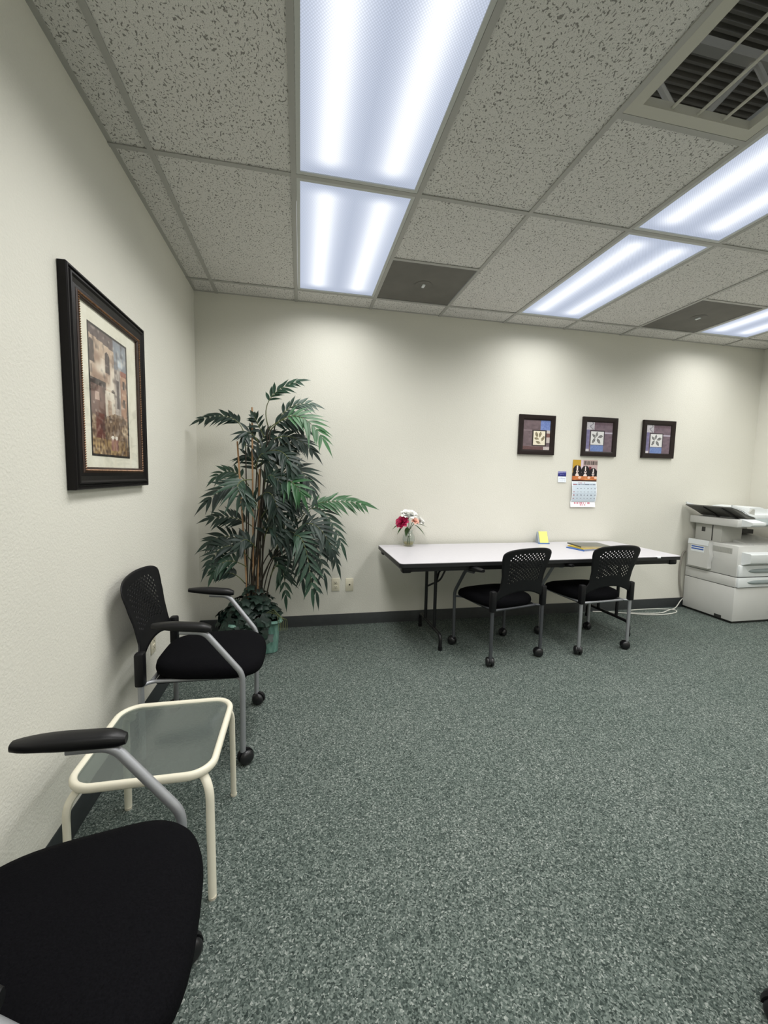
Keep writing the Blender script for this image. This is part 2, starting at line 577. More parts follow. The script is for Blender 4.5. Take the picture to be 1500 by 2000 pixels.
def smooth_curve(pts, n=8):
    """Catmull-Rom through the points"""
    P = [Vector(p) for p in pts]
    P = [P[0] * 2 - P[1]] + P + [P[-1] * 2 - P[-2]]
    out = []
    for i in range(1, len(P) - 2):
        for k in range(n):
            t = k / n
            out.append(0.5 * ((2 * P[i]) + (P[i + 1] - P[i - 1]) * t + (2 * P[i - 1] - 5 * P[i] + 4 * P[i + 1] - P[i + 2]) * t * t + (3 * P[i] - P[i - 1] - 3 * P[i + 1] + P[i + 2]) * t ** 3))
    out.append(P[-2])
    return out


def sheet(name, origin, right, up, w, h, nx, ny, fn, m, parent=None, bend=None):
    """a printed sheet: a fine grid whose faces carry the print's flat colours; fn(u, v) -> sRGB, v from the top"""
    O, Rr, U = Vector(origin), Vector(right), Vector(up)
    nrm = Rr.cross(U)
    verts, faces, cols = [], [], []
    for j in range(ny + 1):
        for i in range(nx + 1):
            p = O + Rr * (w * i / nx) - U * (h * j / ny)
            if bend:
                p = p + nrm * bend(i / nx, j / ny)
            verts.append(tuple(p))
    for j in range(ny):
        for i in range(nx):
            a = j * (nx + 1) + i
            faces.append((a, a + nx + 1, a + nx + 2, a + 1))
            cols.append((*lin(fn((i + 0.5) / nx, (j + 0.5) / ny)), 1))
    me = bpy.data.meshes.new(name)
    me.from_pydata(verts, [], faces)
    at_ = me.color_attributes.new('Col', 'FLOAT_COLOR', 'CORNER')
    k = 0
    for fi in range(len(faces)):
        for _ in range(4):
            at_.data[k].color = cols[fi]
            k += 1
    me.materials.append(MAT[m])
    me.update()
    return link(name, me, parent)


def hash2(x, y):
    s = math.sin(x * 127.1 + y * 311.7) * 43758.5453
    return s - math.floor(s)


def vnoise(x, y):
    xi, yi = math.floor(x), math.floor(y)
    fx, fy = x - xi, y - yi
    fx, fy = fx * fx * (3 - 2 * fx), fy * fy * (3 - 2 * fy)
    a = hash2(xi, yi) * (1 - fx) + hash2(xi + 1, yi) * fx
    b = hash2(xi, yi + 1) * (1 - fx) + hash2(xi + 1, yi + 1) * fx
    return a * (1 - fy) + b * fy


def mixc(a, b, t):
    t = max(0, min(1, t))
    return tuple(a[i] * (1 - t) + b[i] * t for i in range(3))


# ------------------------------------------------------------------ room shell
structure(box('floor', 'carpet', -0.1, W + 0.1, REAR - 0.1, 0.1, -0.1, 0.0))
structure(box('wall_left', 'wall', -0.1, 0, REAR, 0, 0, H + 0.06))
structure(box('wall_back', 'wall', -0.1, W + 0.1, 0, 0.1, 0, H + 0.06))
structure(box('wall_right', 'wall', W, W + 0.1, REAR, 0, 0, H + 0.06))
structure(box('wall_front', 'wall', -0.1, W + 0.1, REAR - 0.1, REAR, 0, H + 0.06))


def baseboard(name, outline, axis, a, b):
    m = MB()
    m.prism(outline, axis, a, b)
    structure(m.build(name, 'baseboard'))


prof = [(0, 0.0), (0.010, 0.0), (0.007, 0.012), (0.006, HB - 0.006), (0.003, HB), (0, HB)]
baseboard('baseboard_left', prof, 1, REAR, 0)
baseboard('baseboard_back', [(-u, w) for u, w in prof], 0, 0.006, W - 0.006)
baseboard('baseboard_right', [(W - u, w) for u, w in prof], 1, REAR, 0)

# ------------------------------------------------------------------ ceiling: wall angle, runners, tees, tiles
ceil = MB()
ceil.box(0, 0.022, REAR, 0, H, H + 0.002)
ceil.box(0.022, W - 0.022, -0.022, 0, H, H + 0.002)
ceil.box(W - 0.022, W, REAR, 0, H, H + 0.002)
ceil.box(0.022, W - 0.022, REAR, REAR + 0.022, H, H + 0.002)
CEIL = structure(ceil.build('ceiling', 'tee'))
# the deck high above the lay-in tiles closes the plenum
xs = [0.0] + [GX(k) for k in range(1, 10)] + [W]
ys = [0.0, -GB, -GB - 2 * T, -GB - 4 * T, -GB - 6 * T, -GB - 8 * T, REAR]
TW = 0.012


def tee_mesh(x0, x1, y0, y1, name, z=H):
    m = MB()
    m.box(x0, x1, y0, y1, z - 0.004, z)
    if x1 - x0 < y1 - y0:
        c = (x0 + x1) / 2
        m.box(c - 0.002, c + 0.002, y0, y1, z, z + 0.035)
    else:
        c = (y0 + y1) / 2
        m.box(x0, x1, c - 0.002, c + 0.002, z, z + 0.035)
    return m.build(name, 'tee', CEIL)


for k in range(1, 10):
    tee_mesh(GX(k) - TW, GX(k) + TW, REAR, 0, 'ceiling_runner')

LIGHTS = {(3, 2): None, (3, 3): None, (6, 2): None, (6, 3): None, (9, 2): None, (9, 3): None,
          (3, 5): None, (6, 5): None, (9, 5): None}
tile_cache = {}


def tile(x0, x1, y0, y1):
    sx, sy = round(x1 - x0, 4), round(y1 - y0, 4)
    if (sx, sy) not in tile_cache:
        b = MB()
        g = 0.003
        b.rbox(-sx / 2 + g, sx / 2 - g, -sy / 2 + g, sy / 2 - g, 0.0, 0.016, 0.002, 1)
        o = b.build('ceiling_tile', 'tile', CEIL)
        tile_cache[(sx, sy)] = o.data
    else:
        o = link('ceiling_tile', tile_cache[(sx, sy)], CEIL)
    o.location = ((x0 + x1) / 2, (y0 + y1) / 2, H + 0.001 + random.uniform(0, 0.001))


for i in range(10):
    x0, x1 = xs[i], xs[i + 1]
    for j in range(6):
        y1, y0 = ys[j], ys[j + 1]
        if j < 5:
            tee_mesh(x0 + (TW if i else 0), x1 - (TW if i < 9 else 0), y0 - TW, y0 + TW, 'ceiling_tee')
        key = (i, j)
        col_k = i          # column between runner i and i+1
        if (col_k, j) in [(2, 1), (2, 2), (5, 1), (5, 2), (8, 1), (8, 2), (2, 4), (5, 4), (8, 4)]:
            continue
        if (col_k, j) in [(3, 1), (7, 1)]:
            tile(x0, x1, y0, y0 + T)
            tee_mesh(x0 + TW, x1 - TW, y1 - T - TW, y1 - T + TW, 'ceiling_tee')
            continue
        if (col_k, j) == (4, 2):
            tile(x0, x1, y1 - T, y1)
            tee_mesh(x0 + TW, x1 - TW, y1 - T - TW, y1 - T + TW, 'ceiling_tee')
            continue
        tile(x0, x1, y0, y1)


# ------------------------------------------------------------------ troffers
def troffer(k, row, label):
    x0, x1 = GX(k), GX(k + 1)
    y1 = -GB - 2 * T * (row - 1)
    y0 = y1 - 2 * T
    cx, cy = (x0 + x1) / 2, (y0 + y1) / 2
    e = tag(empty('ceiling_light', (cx, cy, H)), label, 'ceiling light', 'fluorescent ceiling lights')
    hx, hy = T / 2 - 0.013, T - 0.013
    fr = MB()
    for a in ((-hx, -hx + 0.018, -hy, hy), (hx - 0.018, hx, -hy, hy), (-hx + 0.018, hx - 0.018, -hy, -hy + 0.018), (-hx + 0.018, hx - 0.018, hy - 0.018, hy)):
        fr.box(a[0], a[1], a[2], a[3], -0.003, 0.012)
    fr.build('door_frame', 'fixture', e)
    hb = MB()
    hb.box(-hx, hx, -hy, hy, 0.10, 0.105)
    for a in ((-hx, -hx + 0.004, -hy, hy), (hx - 0.004, hx, -hy, hy), (-hx, hx, -hy, -hy + 0.004), (-hx, hx, hy - 0.004, hy)):
        hb.box(a[0], a[1], a[2], a[3], 0.012, 0.10)
    hb.build('housing', 'fixture', e)
    ln = MB()
    ln.box(-hx + 0.018, hx - 0.018, -hy + 0.018, hy - 0.018, 0.002, 0.006)
    ln.build('lens', 'lens', e)
    for s in (-1, 1):
        tb = MB()
        tb.tube([(s * 0.145, -0.56, 0.055), (s * 0.145, 0.56, 0.055)], 0.0127, 10)
        tb.build('tube', 'paper', e)
    ld = bpy.data.lights.new('lamp', 'AREA')
    ld.shape = 'RECTANGLE'
    ld.size, ld.size_y = 2 * hx - 0.05, 2 * hy - 0.05
    ld.energy = LAMP_WATT[row]
    ld.color = LAMP_COLOR
    ld.spread = math.radians(LAMP_SPREAD)
    lo = bpy.data.objects.new('lamp', ld)
    COL.objects.link(lo)
    lo.parent = e
    lo.location = (0, 0, 0.0)
    return e


troffer(2, 1, 'fluorescent ceiling light with prismatic lens, further of the left pair, beside dark square vent')
troffer(2, 2, 'large fluorescent ceiling light cut by the top edge, nearer of the left pair')
troffer(5, 1, 'fluorescent ceiling light above the wall pictures, further of the right pair')
troffer(5, 2, 'fluorescent ceiling light beside the open ceiling vent, nearer of the right pair')
troffer(8, 1, 'fluorescent ceiling light in the far right ceiling corner above the copier')
troffer(8, 2, 'fluorescent ceiling light outside the frame, nearer of the far right pair')
for k, nm in ((2, 'left'), (5, 'middle'), (8, 'right')):  # unseen rear row, added to help light the near part of the room
    troffer(k, 4, 'added fluorescent ceiling light behind the viewer, %s of the rear row' % nm)


# ------------------------------------------------------------------ dark square ceiling panels
def dark_panel(k, label):
    cx = (GX(k) + GX(k + 1)) / 2
    cy = -GB - T / 2
    e = tag(empty('ceiling_vent_panel', (cx, cy, H)), label, 'vent', 'dark square ceiling vent panels')
    h = T / 2 - 0.013
    p = MB()
    p.rbox(-h, h, -h, h, 0.001, 0.012, 0.002, 1)
    p.build('panel', 'vent_dark', e)
    d = MB()
    d.lathe([(0.06, 0.0012), (0.064, -0.001), (0.022, -0.003), (0.0, -0.003)], 0, 0, 28, False)
    d.build('rosette', 'vent_dark', e)
    t = MB()
    t.rbox(-0.010, 0.010, -0.022, 0.022, -0.012, -0.002, 0.002, 1)
    t.build('tab', 'paper', e)


dark_panel(3, 'dark grey square ceiling vent panel with white tab beside left light')
dark_panel(7, 'dark grey square ceiling vent panel with white tab beside far right light')

# ------------------------------------------------------------------ open return grille with the plenum above it
gx0, gx1 = GX(4), GX(5)
gy1 = -GB - 3 * T
gy0 = gy1 - T
e = tag(empty('return_air_grille', ((gx0 + gx1) / 2, (gy0 + gy1) / 2, H)), 'open white framed ceiling grille showing dark roof void, upper right', 'vent')
h = T / 2 - 0.013
g = MB()
fwid = 0.046
for a in ((-h, -h + fwid, -h, h), (h - fwid, h, -h, h), (-h + fwid, h - fwid, -h, -h + fwid), (-h + fwid, h - fwid, h - fwid, h)):
    g.box(a[0], a[1], a[2], a[3], -0.003, 0.004)
for a in ((-h + fwid - 0.004, -h + fwid, -h + fwid, h - fwid), (h - fwid, h - fwid + 0.004, -h + fwid, h - fwid), (-h + fwid, h - fwid, -h + fwid - 0.004, -h + fwid), (-h + fwid, h - fwid, h - fwid, h - fwid + 0.004)):
    g.box(a[0], a[1], a[2], a[3], 0.004, 0.03)
g.build('grille_frame', 'vent_white', e)
for q in (-0.118, 0.0, 0.118):
    b = MB()
    b.tube([(q, -h + fwid - 0.01, 0.008), (q, h - fwid + 0.01, 0.008)], 0.0055, 8)
    b.build('grille_bar', 'vent_white', e)

dk = MB()
rows = []
zz = H + 0.52
y = -0.4
step = 0.034
prof_ = []
while y > -4.2:
    prof_ += [(y, zz), (y - step * 0.35, zz), (y - step * 0.5, zz + 0.022), (y - step * 0.85, zz + 0.022)]
    y -= step
dk.quadgrid([[(0.6, a, b) for a, b in prof_], [(5.0, a, b) for a, b in prof_]])
structure(dk.build('roof_deck', 'deck', smooth=False))


def truss(y, label, x0=0.8, x1=4.8):
    t = tag(empty('roof_truss', (0, y, 0)), label, 'truss', 'roof trusses above the ceiling grille')
    ch = MB(); ch.box(x0, x1, -0.02, 0.02, H + 0.47, H + 0.51); ch.build('top_chord', 'truss', t)
    ch = MB(); ch.box(x0, x1, -0.012, 0.012, H + 0.10, H + 0.118); ch.build('bottom_chord', 'truss', t)
    n = 12
    for i in range(n):
        a = x0 + (x1 - x0) * i / n
        b_ = x0 + (x1 - x0) * (i + 1) / n
        w = MB()
        za, zb = (H + 0.12, H + 0.48) if i % 2 else (H + 0.48, H + 0.12)
        w.tube([(a, 0, za), (b_, 0, zb)], 0.014, 8)
        w.build('web', 'truss', t)


truss(-1.45, 'steel roof truss seen through the open ceiling grille, further one')
truss(-1.90, 'steel roof truss seen through the open ceiling grille, nearer one')

# ------------------------------------------------------------------ folding table
TX0, TX1, TY0, TY1, TZ = 1.485, 3.865, -0.815, -0.045, 0.722


def rrect(x0, x1, y0, y1, r, n=6):
    out = []
    for cx, cy, a0 in ((x1 - r, y1 - r, 0), (x0 + r, y1 - r, 90), (x0 + r, y0 + r, 180), (x1 - r, y0 + r, 270)):
        for k in range(n + 1):
            a = math.radians(a0 + 90 * k / n)
            out.append((cx + r * math.cos(a), cy + r * math.sin(a)))
    return out


tb = tag(empty('folding_table', ((TX0 + TX1) / 2, (TY0 + TY1) / 2, 0), math.radians(0.9)), 'long folding table with light grey laminate top and black legs against back wall', 'table')
OX, OY = (TX0 + TX1) / 2, (TY0 + TY1) / 2
hx, hy = (TX1 - TX0) / 2, (TY1 - TY0) / 2
m = MB(); m.prism(rrect(-hx, hx, -hy, hy, 0.03), 2, TZ - 0.004, TZ); m.build('tabletop', 'laminate', tb)
m = MB(); m.prism(rrect(-hx - 0.002, hx + 0.002, -hy - 0.002, hy + 0.002, 0.032), 2, TZ - 0.030, TZ - 0.0045); m.build('edge_band', 'table_edge', tb)
m = MB()
for a in ((-hx + 0.03, hx - 0.03, -hy + 0.03, -hy + 0.055), (-hx + 0.03, hx - 0.03, hy - 0.055, hy - 0.03), (-hx + 0.03, -hx + 0.055, -hy + 0.03, hy - 0.03), (hx - 0.055, hx - 0.03, -hy + 0.03, hy - 0.03)):
    m.rbox(a[0], a[1], a[2], a[3], TZ - 0.068, TZ - 0.030, 0.004, 1)
m.build('apron', 'black_metal', tb)
for s in (-1, 1):
    for t in (-1, 1):
        m = MB()
        m.rbox(s * (hx - 0.055) - 0.035, s * (hx - 0.055) + 0.035, t * (hy - 0.055) - 0.035, t * (hy - 0.055) + 0.035, TZ - 0.075, TZ - 0.030, 0.012, 2)
        m.build('corner_bumper', 'black_plastic', tb)
for lx, s in ((1.862 - OX, 1), (3.571 - OX, -1)):
    fy0, fy1 = -0.64 - OY, -0.13 - OY
    m = MB()
    m.tube(round_path([(lx, fy0, 0.004), (lx, fy0, 0.12), (lx, fy1, 0.12), (lx, fy1, 0.004)], 0.05), 0.0135, 12)
    foot = m.build('foot_bar', 'black_metal', tb)
    for fy in (fy0, fy1):
        m = MB(); m.tube([(lx, fy, 0.0), (lx, fy, 0.03)], 0.016, 12); m.build('foot_cap', 'black_plastic', foot)
    for q in (-0.11, 0.11):
        ly = (fy0 + fy1) / 2 + q
        m = MB(); m.tube([(lx, ly, 0.12), (lx, ly, TZ - 0.03)], 0.0135, 12); m.build('leg', 'black_metal', tb)
    m = MB()
    lyc = (fy0 + fy1) / 2
    m.tube(round_path([(lx, lyc - 0.11, 0.47), (lx + s * 0.07, lyc, 0.56), (lx + s * 0.14, lyc, 0.58), (lx + s * 0.26, lyc, TZ - 0.03)], 0.03), 0.008, 8)
    m.tube(round_path([(lx, lyc + 0.11, 0.40), (lx + s * 0.08, lyc, 0.48), (lx + s * 0.13, lyc, 0.58)], 0.03), 0.008, 8)
    m.tube([(lx, lyc - 0.11, 0.60), (lx, lyc + 0.11, 0.60)], 0.009, 8)
    m.build('folding_brace', 'black_metal', tb)
m = MB(); m.rbox(3.62 - OX, 3.65 - OX, -hy - 0.008, -hy + 0.03, TZ - 0.012, TZ + 0.0005, 0.002, 1)
m.build('edge_clip', 'paper', tb)


# ------------------------------------------------------------------ guest chairs
def caster(parent, x, y, ztop, ang):
    m = MB()
    m.tube([(x, y, ztop), (x, y, ztop - 0.02)], 0.010, 10)
    hood = []
    ox, oy = 0.012 * math.cos(ang), 0.012 * math.sin(ang)
    d = Vector((math.cos(ang), math.sin(ang), 0)); n = Vector((-d.y, d.x, 0))
    c = Vector((x + ox, y + oy, 0.0335))
    # hood: a band wrapping the upper part of the wheels
    rows = []
    for k in range(11):
        a = math.radians(-10 + 190 * k / 10)
        rad = d * math.cos(a) * 0.0370 + Vector((0, 0, 1)) * math.sin(a) * 0.0370
        rows.append([c + rad + n * w for w in (-0.007, 0.007)] + [c + rad * 0.55 + n * w for w in (0.007, -0.007)])
    m.quadgrid(rows, closed_u=True)
    o = m.build('caster', 'black_plastic', parent)
    for s in (-1, 1):
        w = MB()
        prof = [(0.012, 0.008), (0.0325, 0.009), (0.0335, 0.013), (0.031, 0.022), (0.022, 0.029), (0.0, 0.031)]
        rws = []
        for r, q in prof:
            rws.append([c + n * s * q + (d * math.cos(2 * PI * k / 18) + Vector((0, 0, 1)) * math.sin(2 * PI * k / 18)) * r for k in range(18)])
        w.quadgrid(rws, closed_u=True)
        w.build('wheel', 'wheel', o)


def make_chair(label, loc, rotz, tube='silver', angs=(0.3, -2.2, 2.0, 2.7)):
    e = tag(empty('guest_chair', (loc[0], loc[1], 0), rotz), label, 'chair', 'black guest chairs on casters')
    YF, YR, XF, XR = 0.252, 0.232, 0.210, -0.214
    RT_ = 0.0125
    # seat: padded, trapezoid with round corners, waterfall front
    m = MB()
    N = 56

    def outline(s):
        pts = []
        for k in range(N):
            a = 2 * PI * k / N
            c_, s_ = math.cos(a), math.sin(a)
            ex = 0.55
            px = math.copysign(abs(c_) ** ex, c_)
            py = math.copysign(abs(s_) ** ex, s_)
            x = 0.036 + 0.236 * px * s + 0.014 * (1 - py * py) * max(0, px) * s
            hw = 0.232 + 0.022 * px
            y = hw * py * s
            pts.append((x, y))
        return pts

    def zz(x, y):
        return -0.030 * max(0, (x - 0.12) / 0.17) ** 2 - 0.006 * (abs(y) / 0.24) ** 3
    rows = []
    for s, z in ((0.80, 0.398), (0.93, 0.402), (0.99, 0.414), (1.0, 0.430), (0.985, 0.447), (0.95, 0.458), (0.85, 0.466), (0.6, 0.470), (0.3, 0.470), (0.02, 0.470)):
        rows.append([(x, y, z + zz(x, y)) for x, y in outline(s)])
    o = m.quadgrid(rows, closed_u=True)
    m.f.append(tuple(o + k for k in range(N))[::-1]); m.mi.append(0)
    m.f.append(tuple(o + (len(rows) - 1) * N + k for k in range(N))); m.mi.append(0)
    m.build('seat', 'fabric', e, angle=60)
    m = MB(); m.rbox(-0.17, 0.22, -0.19, 0.19, 0.375, 0.400, 0.008, 2); m.build('seat_pan', 'black_plastic', e)
    # backrest shell with staggered slots
    NU, NV = 24, 26

    def P(u, v):
        au = abs(u)
        zb = 0.525 - 0.075 * au ** 2.2
        zt = 0.852 - 0.016 * u * u - 0.018 * au ** 8
        z = zb + (zt - zb) * v
        ws = [(0, 0.236), (0.12, 0.236), (0.20, 0.214), (0.30, 0.192), (0.5, 0.193), (0.75, 0.210), (0.9, 0.220), (0.97, 0.219), (1.0, 0.212)]
        for (a, wa), (b, wb) in zip(ws, ws[1:]):
            if v <= b:
                t = (v - a) / (b - a); t = t * t * (3 - 2 * t)
                w = wa + (wb - wa) * t
                break
        y = u * w
        lean = XR - 0.080 * max(0, (z - 0.45) / 0.40) ** 1.15
        x = lean - 0.020 * (1 - u * u) * (0.35 + 0.65 * v)
        return Vector((x, y, z))
    m = MB()
    gridv = {}

    def gv(i, j):
        if (i, j) not in gridv:
            gridv[(i, j)] = len(m.v)
            m.v.append(tuple(P(-1 + 2 * i / NU, j / NV)))
        return gridv[(i, j)]
    for j in range(NV):
        for i in range(NU):
            a, b, c, d = gv(i, j), gv(i + 1, j), gv(i + 1, j + 1), gv(i, j + 1)
            u = -1 + 2 * (i + 0.5) / NU
            v = (j + 0.5) / NV
            hole = (i + j) % 2 == 0 and abs(u) < 0.74 and 0.26 < v < 0.90 and (abs(u) / 0.78) ** 4 + (abs(v - 0.58) / 0.34) ** 4 < 1
            if not hole:
                m.f.append((a, b, c, d)); m.mi.append(0)
            else:
                o = len(m.v)
                for du, dv in ((-0.33, -0.46), (0.33, -0.34), (0.33, 0.46), (-0.33, 0.34)):
                    m.v.append(tuple(P(-1 + 2 * (i + 0.5 + du) / NU, (j + 0.5 + dv * 0.9) / NV)))
                q = (a, b, c, d)
                for k in range(4):
                    m.f.append((q[k], q[(k + 1) % 4], o + (k + 1) % 4, o + k)); m.mi.append(0)
    bk = m.build('backrest', 'black_plastic', e, solid=0.005, angle=70)
    for s in (-1, 1):
        m = MB()
        m.rbox(XR - 0.020, XR + 0.020, s * YR - 0.021, s * YR + 0.021, 0.395, 0.545, 0.010, 2)
        m.build('bracket', 'black_plastic', bk)
    # legs, arms, casters
    for i, s in enumerate((-1, 1)):
        m = MB()
        m.tube(round_path([(XF, s * YF, 0.062), (XF + 0.002, s * (YF + 0.004), 0.432), (0.058, s * (YF + 0.018), 0.638), (-0.04, s * (YF + 0.020), 0.645)], 0.032), RT_, 14)
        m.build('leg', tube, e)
        m = MB()
        m.tube([(XR, s * YR, 0.062), (XR, s * YR, 0.44)], RT_, 14)
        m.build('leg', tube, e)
        m = MB()
        m.tube(round_path([(XF, s * YF, 0.395), (XF - 0.03, s * (YF - 0.055), 0.392), (XR + 0.03, s * (YR - 0.04), 0.392), (XR, s * YR, 0.395)], 0.03), 0.008, 10)
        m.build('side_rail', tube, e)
        # arm pad
        m = MB()
        rows = []
        for k in range(15):
            t = k / 14
            x = 0.088 - 0.236 * t
            wd = 0.026 * (1 - abs(2 * t - 1) ** 6 * 0.45)
            th = 0.019 * (1 - max(0, t - 0.60) * 1.15) * (1 - max(0, 0.10 - t) * 4)
            zc = 0.656 + 0.022 * t - 0.012 * max(0, t - 0.75) - 0.03 * max(0, 0.15 - t)
            yc = s * (YF + 0.020)
            rows.append([(x, yc + wd * math.copysign(abs(math.cos(2 * PI * q / 16)) ** 0.7, math.cos(2 * PI * q / 16)), zc + th * math.copysign(abs(math.sin(2 * PI * q / 16)) ** 0.7, math.sin(2 * PI * q / 16))) for q in range(16)])
        o = m.quadgrid(rows, closed_u=True)
        m.f.append(tuple(o + k for k in range(16))); m.mi.append(0)
        m.f.append(tuple(o + 14 * 16 + k for k in range(16))); m.mi.append(0)
        m.build('armrest', 'black_soft', e, angle=60)
        caster(e, XF, s * YF, 0.085, angs[i])
        caster(e, XR, s * YR, 0.085, angs[2 + i])
    m = MB()
    m.tube([(XR + 0.03, -0.19, 0.392), (XR + 0.03, 0.19, 0.392)], 0.009, 10)
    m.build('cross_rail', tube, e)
    m = MB()
    m.tube([(XF - 0.04, -0.195, 0.392), (XF - 0.04, 0.195, 0.392)], 0.009, 10)
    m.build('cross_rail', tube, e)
    return e


R_ = math.radians
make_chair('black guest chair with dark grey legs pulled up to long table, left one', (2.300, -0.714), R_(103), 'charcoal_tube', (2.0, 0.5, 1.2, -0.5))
make_chair('black guest chair with silver legs pulled up to long table, right one', (3.095, -0.664), R_(95), 'silver', (2.0, 0.5, 1.2, -0.5))
make_chair('black guest chair against left wall between potted palm and glass side table', (0.352, -1.428), R_(-1), 'silver', (0.6, -0.3, 2.0, 2.7))
make_chair('black guest chair in the near left foreground cut by the frame', (0.322, -2.722), R_(6), 'silver', (0.6, 0.4, 2.0, 2.7))

# ------------------------------------------------------------------ glass side table
SX0, SX1, SY0, SY1, SZ = 0.150, 0.545, -2.285, -1.865, 0.425
st = tag(empty('side_table', ((SX0 + SX1) / 2, (SY0 + SY1) / 2, 0)), 'small cream metal side table with textured glass top between two chairs', 'side table')
hx, hy = (SX1 - SX0) / 2, (SY1 - SY0) / 2
ring = [(x, y, SZ - 0.012) for x, y in rrect(-hx, hx, -hy, hy, 0.07, 8)]
m = MB()
n = len(ring)
rows = []
for k in range(n):
    a = Vector(ring[k - 1]); b = Vector(ring[(k + 1) % n]); c = Vector(ring[k])
    t = (b - a).normalized(); s = t.cross(Vector((0, 0, 1)))
    rows.append([c + s * 0.011 * math.copysign(abs(math.cos(2 * PI * q / 14)) ** 0.8, math.cos(2 * PI * q / 14)) + Vector((0, 0, 1)) * 0.013 * math.sin(2 * PI * q / 14) for q in range(14)])
m.quadgrid(rows, closed_u=True, closed_v=True)
m.build('rim', 'cream_metal', st)
m = MB(); m.prism(rrect(-hx + 0.008, hx - 0.008, -hy + 0.008, hy - 0.008, 0.064, 8), 2, SZ - 0.012, SZ - 0.007)
m.build('glass_top', 'table_glass', st)
for sx in (-1, 1):
    for sy in (-1, 1):
        m = MB()
        cx, cy = sx * (hx - 0.035), sy * (hy - 0.035)
        ox, oy = sx * 0.022, sy * 0.022
        pts = smooth_curve([(cx - ox * 0.4, cy - oy * 0.4, SZ - 0.030), (cx + ox * 0.6, cy + oy * 0.6, SZ - 0.036), (cx + ox * 1.35, cy + oy * 1.35, SZ - 0.075), (cx + ox * 1.45, cy + oy * 1.45, SZ - 0.16), (cx + ox * 1.55, cy + oy * 1.55, 0.006)], 5)
        m.tube(pts, 0.012, 12, flat=(1.15, 0.8))
        lg = m.build('leg', 'cream_metal', st)
        m = MB(); q = pts[-1]; m.tube([(q.x, q.y, 0.0), (q.x, q.y, 0.008)], 0.0125, 12); m.build('foot_cap', 'rubber', lg)

# ------------------------------------------------------------------ large framed picture on the left wall
fy0, fy1, fz0, fz1 = -1.885, -1.180, 1.252, 2.035
pic = tag(empty('framed_picture', (0, (fy0 + fy1) / 2, fz0)), 'large black framed village street print on the left wall', 'picture')
PY, PZ = (fy0 + fy1) / 2, fz0


def frame_ring(prof, y0, y1, z0, z1, name, mt, parent, ax='x'):
    """picture moulding: prof = list of (inset, depth); swept round a rectangle with mitred corners"""
    m = MB()
    rows = []
    for ins, dep in prof:
        a0, a1, b0, b1 = y0 + ins, y1 - ins, z0 + ins, z1 - ins
        if ax == 'x':
            rows.append([(dep, a0, b0), (dep, a1, b0), (dep, a1, b1), (dep, a0, b1)])
        else:
            rows.append([(a0, -dep, b0), (a1, -dep, b0), (a1, -dep, b1), (a0, -dep, b1)])
    m.quadgrid(rows, closed_u=True, closed_v=True)
    return m.build(name, mt, parent, angle=25)


y0, y1, z0, z1 = fy0 - PY, fy1 - PY, 0, fz1 - fz0
frame_ring([(0, 0.002), (0, 0.028), (0.003, 0.032), (0.009, 0.032), (0.012, 0.025), (0.017, 0.025), (0.021, 0.033), (0.027, 0.034), (0.034, 0.028), (0.050, 0.024), (0.060, 0.026), (0.066, 0.026), (0.066, 0.002)], y0, y1, z0, z1, 'frame', 'frame_black', pic)
frame_ring([(0.062, 0.004), (0.062, 0.027), (0.068, 0.030), (0.080, 0.029), (0.085, 0.024), (0.085, 0.004)], y0, y1, z0, z1, 'beaded_lip', 'bronze_dark', pic)
# beads along the lip
bd = MB()
def bead(c):
    r = 0.0045
    o = len(bd.v)
    for d in ((1, 0, 0), (-1, 0, 0), (0, 1, 0), (0, -1, 0), (0, 0, 1), (0, 0, -1)):
        bd.v.append((c[0] + d[0] * r, c[1] + d[1] * r, c[2] + d[2] * r))
    for f in ((0, 2, 4), (2, 1, 4), (1, 3, 4), (3, 0, 4), (2, 0, 5), (1, 2, 5), (3, 1, 5), (0, 3, 5)):
        bd.f.append(tuple(o + k for k in f)); bd.mi.append(0)
ins = 0.073
ny_ = 64
for k in range(ny_ + 1):
    yy = y0 + ins + (y1 - y0 - 2 * ins) * k / ny_
    bead((0.031, yy, z0 + ins)); bead((0.031, yy, z1 - ins))
for k in range(74):
    zz_ = z0 + ins + (z1 - z0 - 2 * ins) * k / 74
    bead((0.031, y0 + ins, zz_)); bead((0.031, y1 - ins, zz_))
bo = bd.build('bead_row', 'bronze', pic)
bo['kind'] = 'stuff'
m = MB(); m.box(0.012, 0.016, y0 + 0.066, y1 - 0.066, z0 + 0.066, z1 - 0.066); m.build('mat_board', 'matboard', pic)


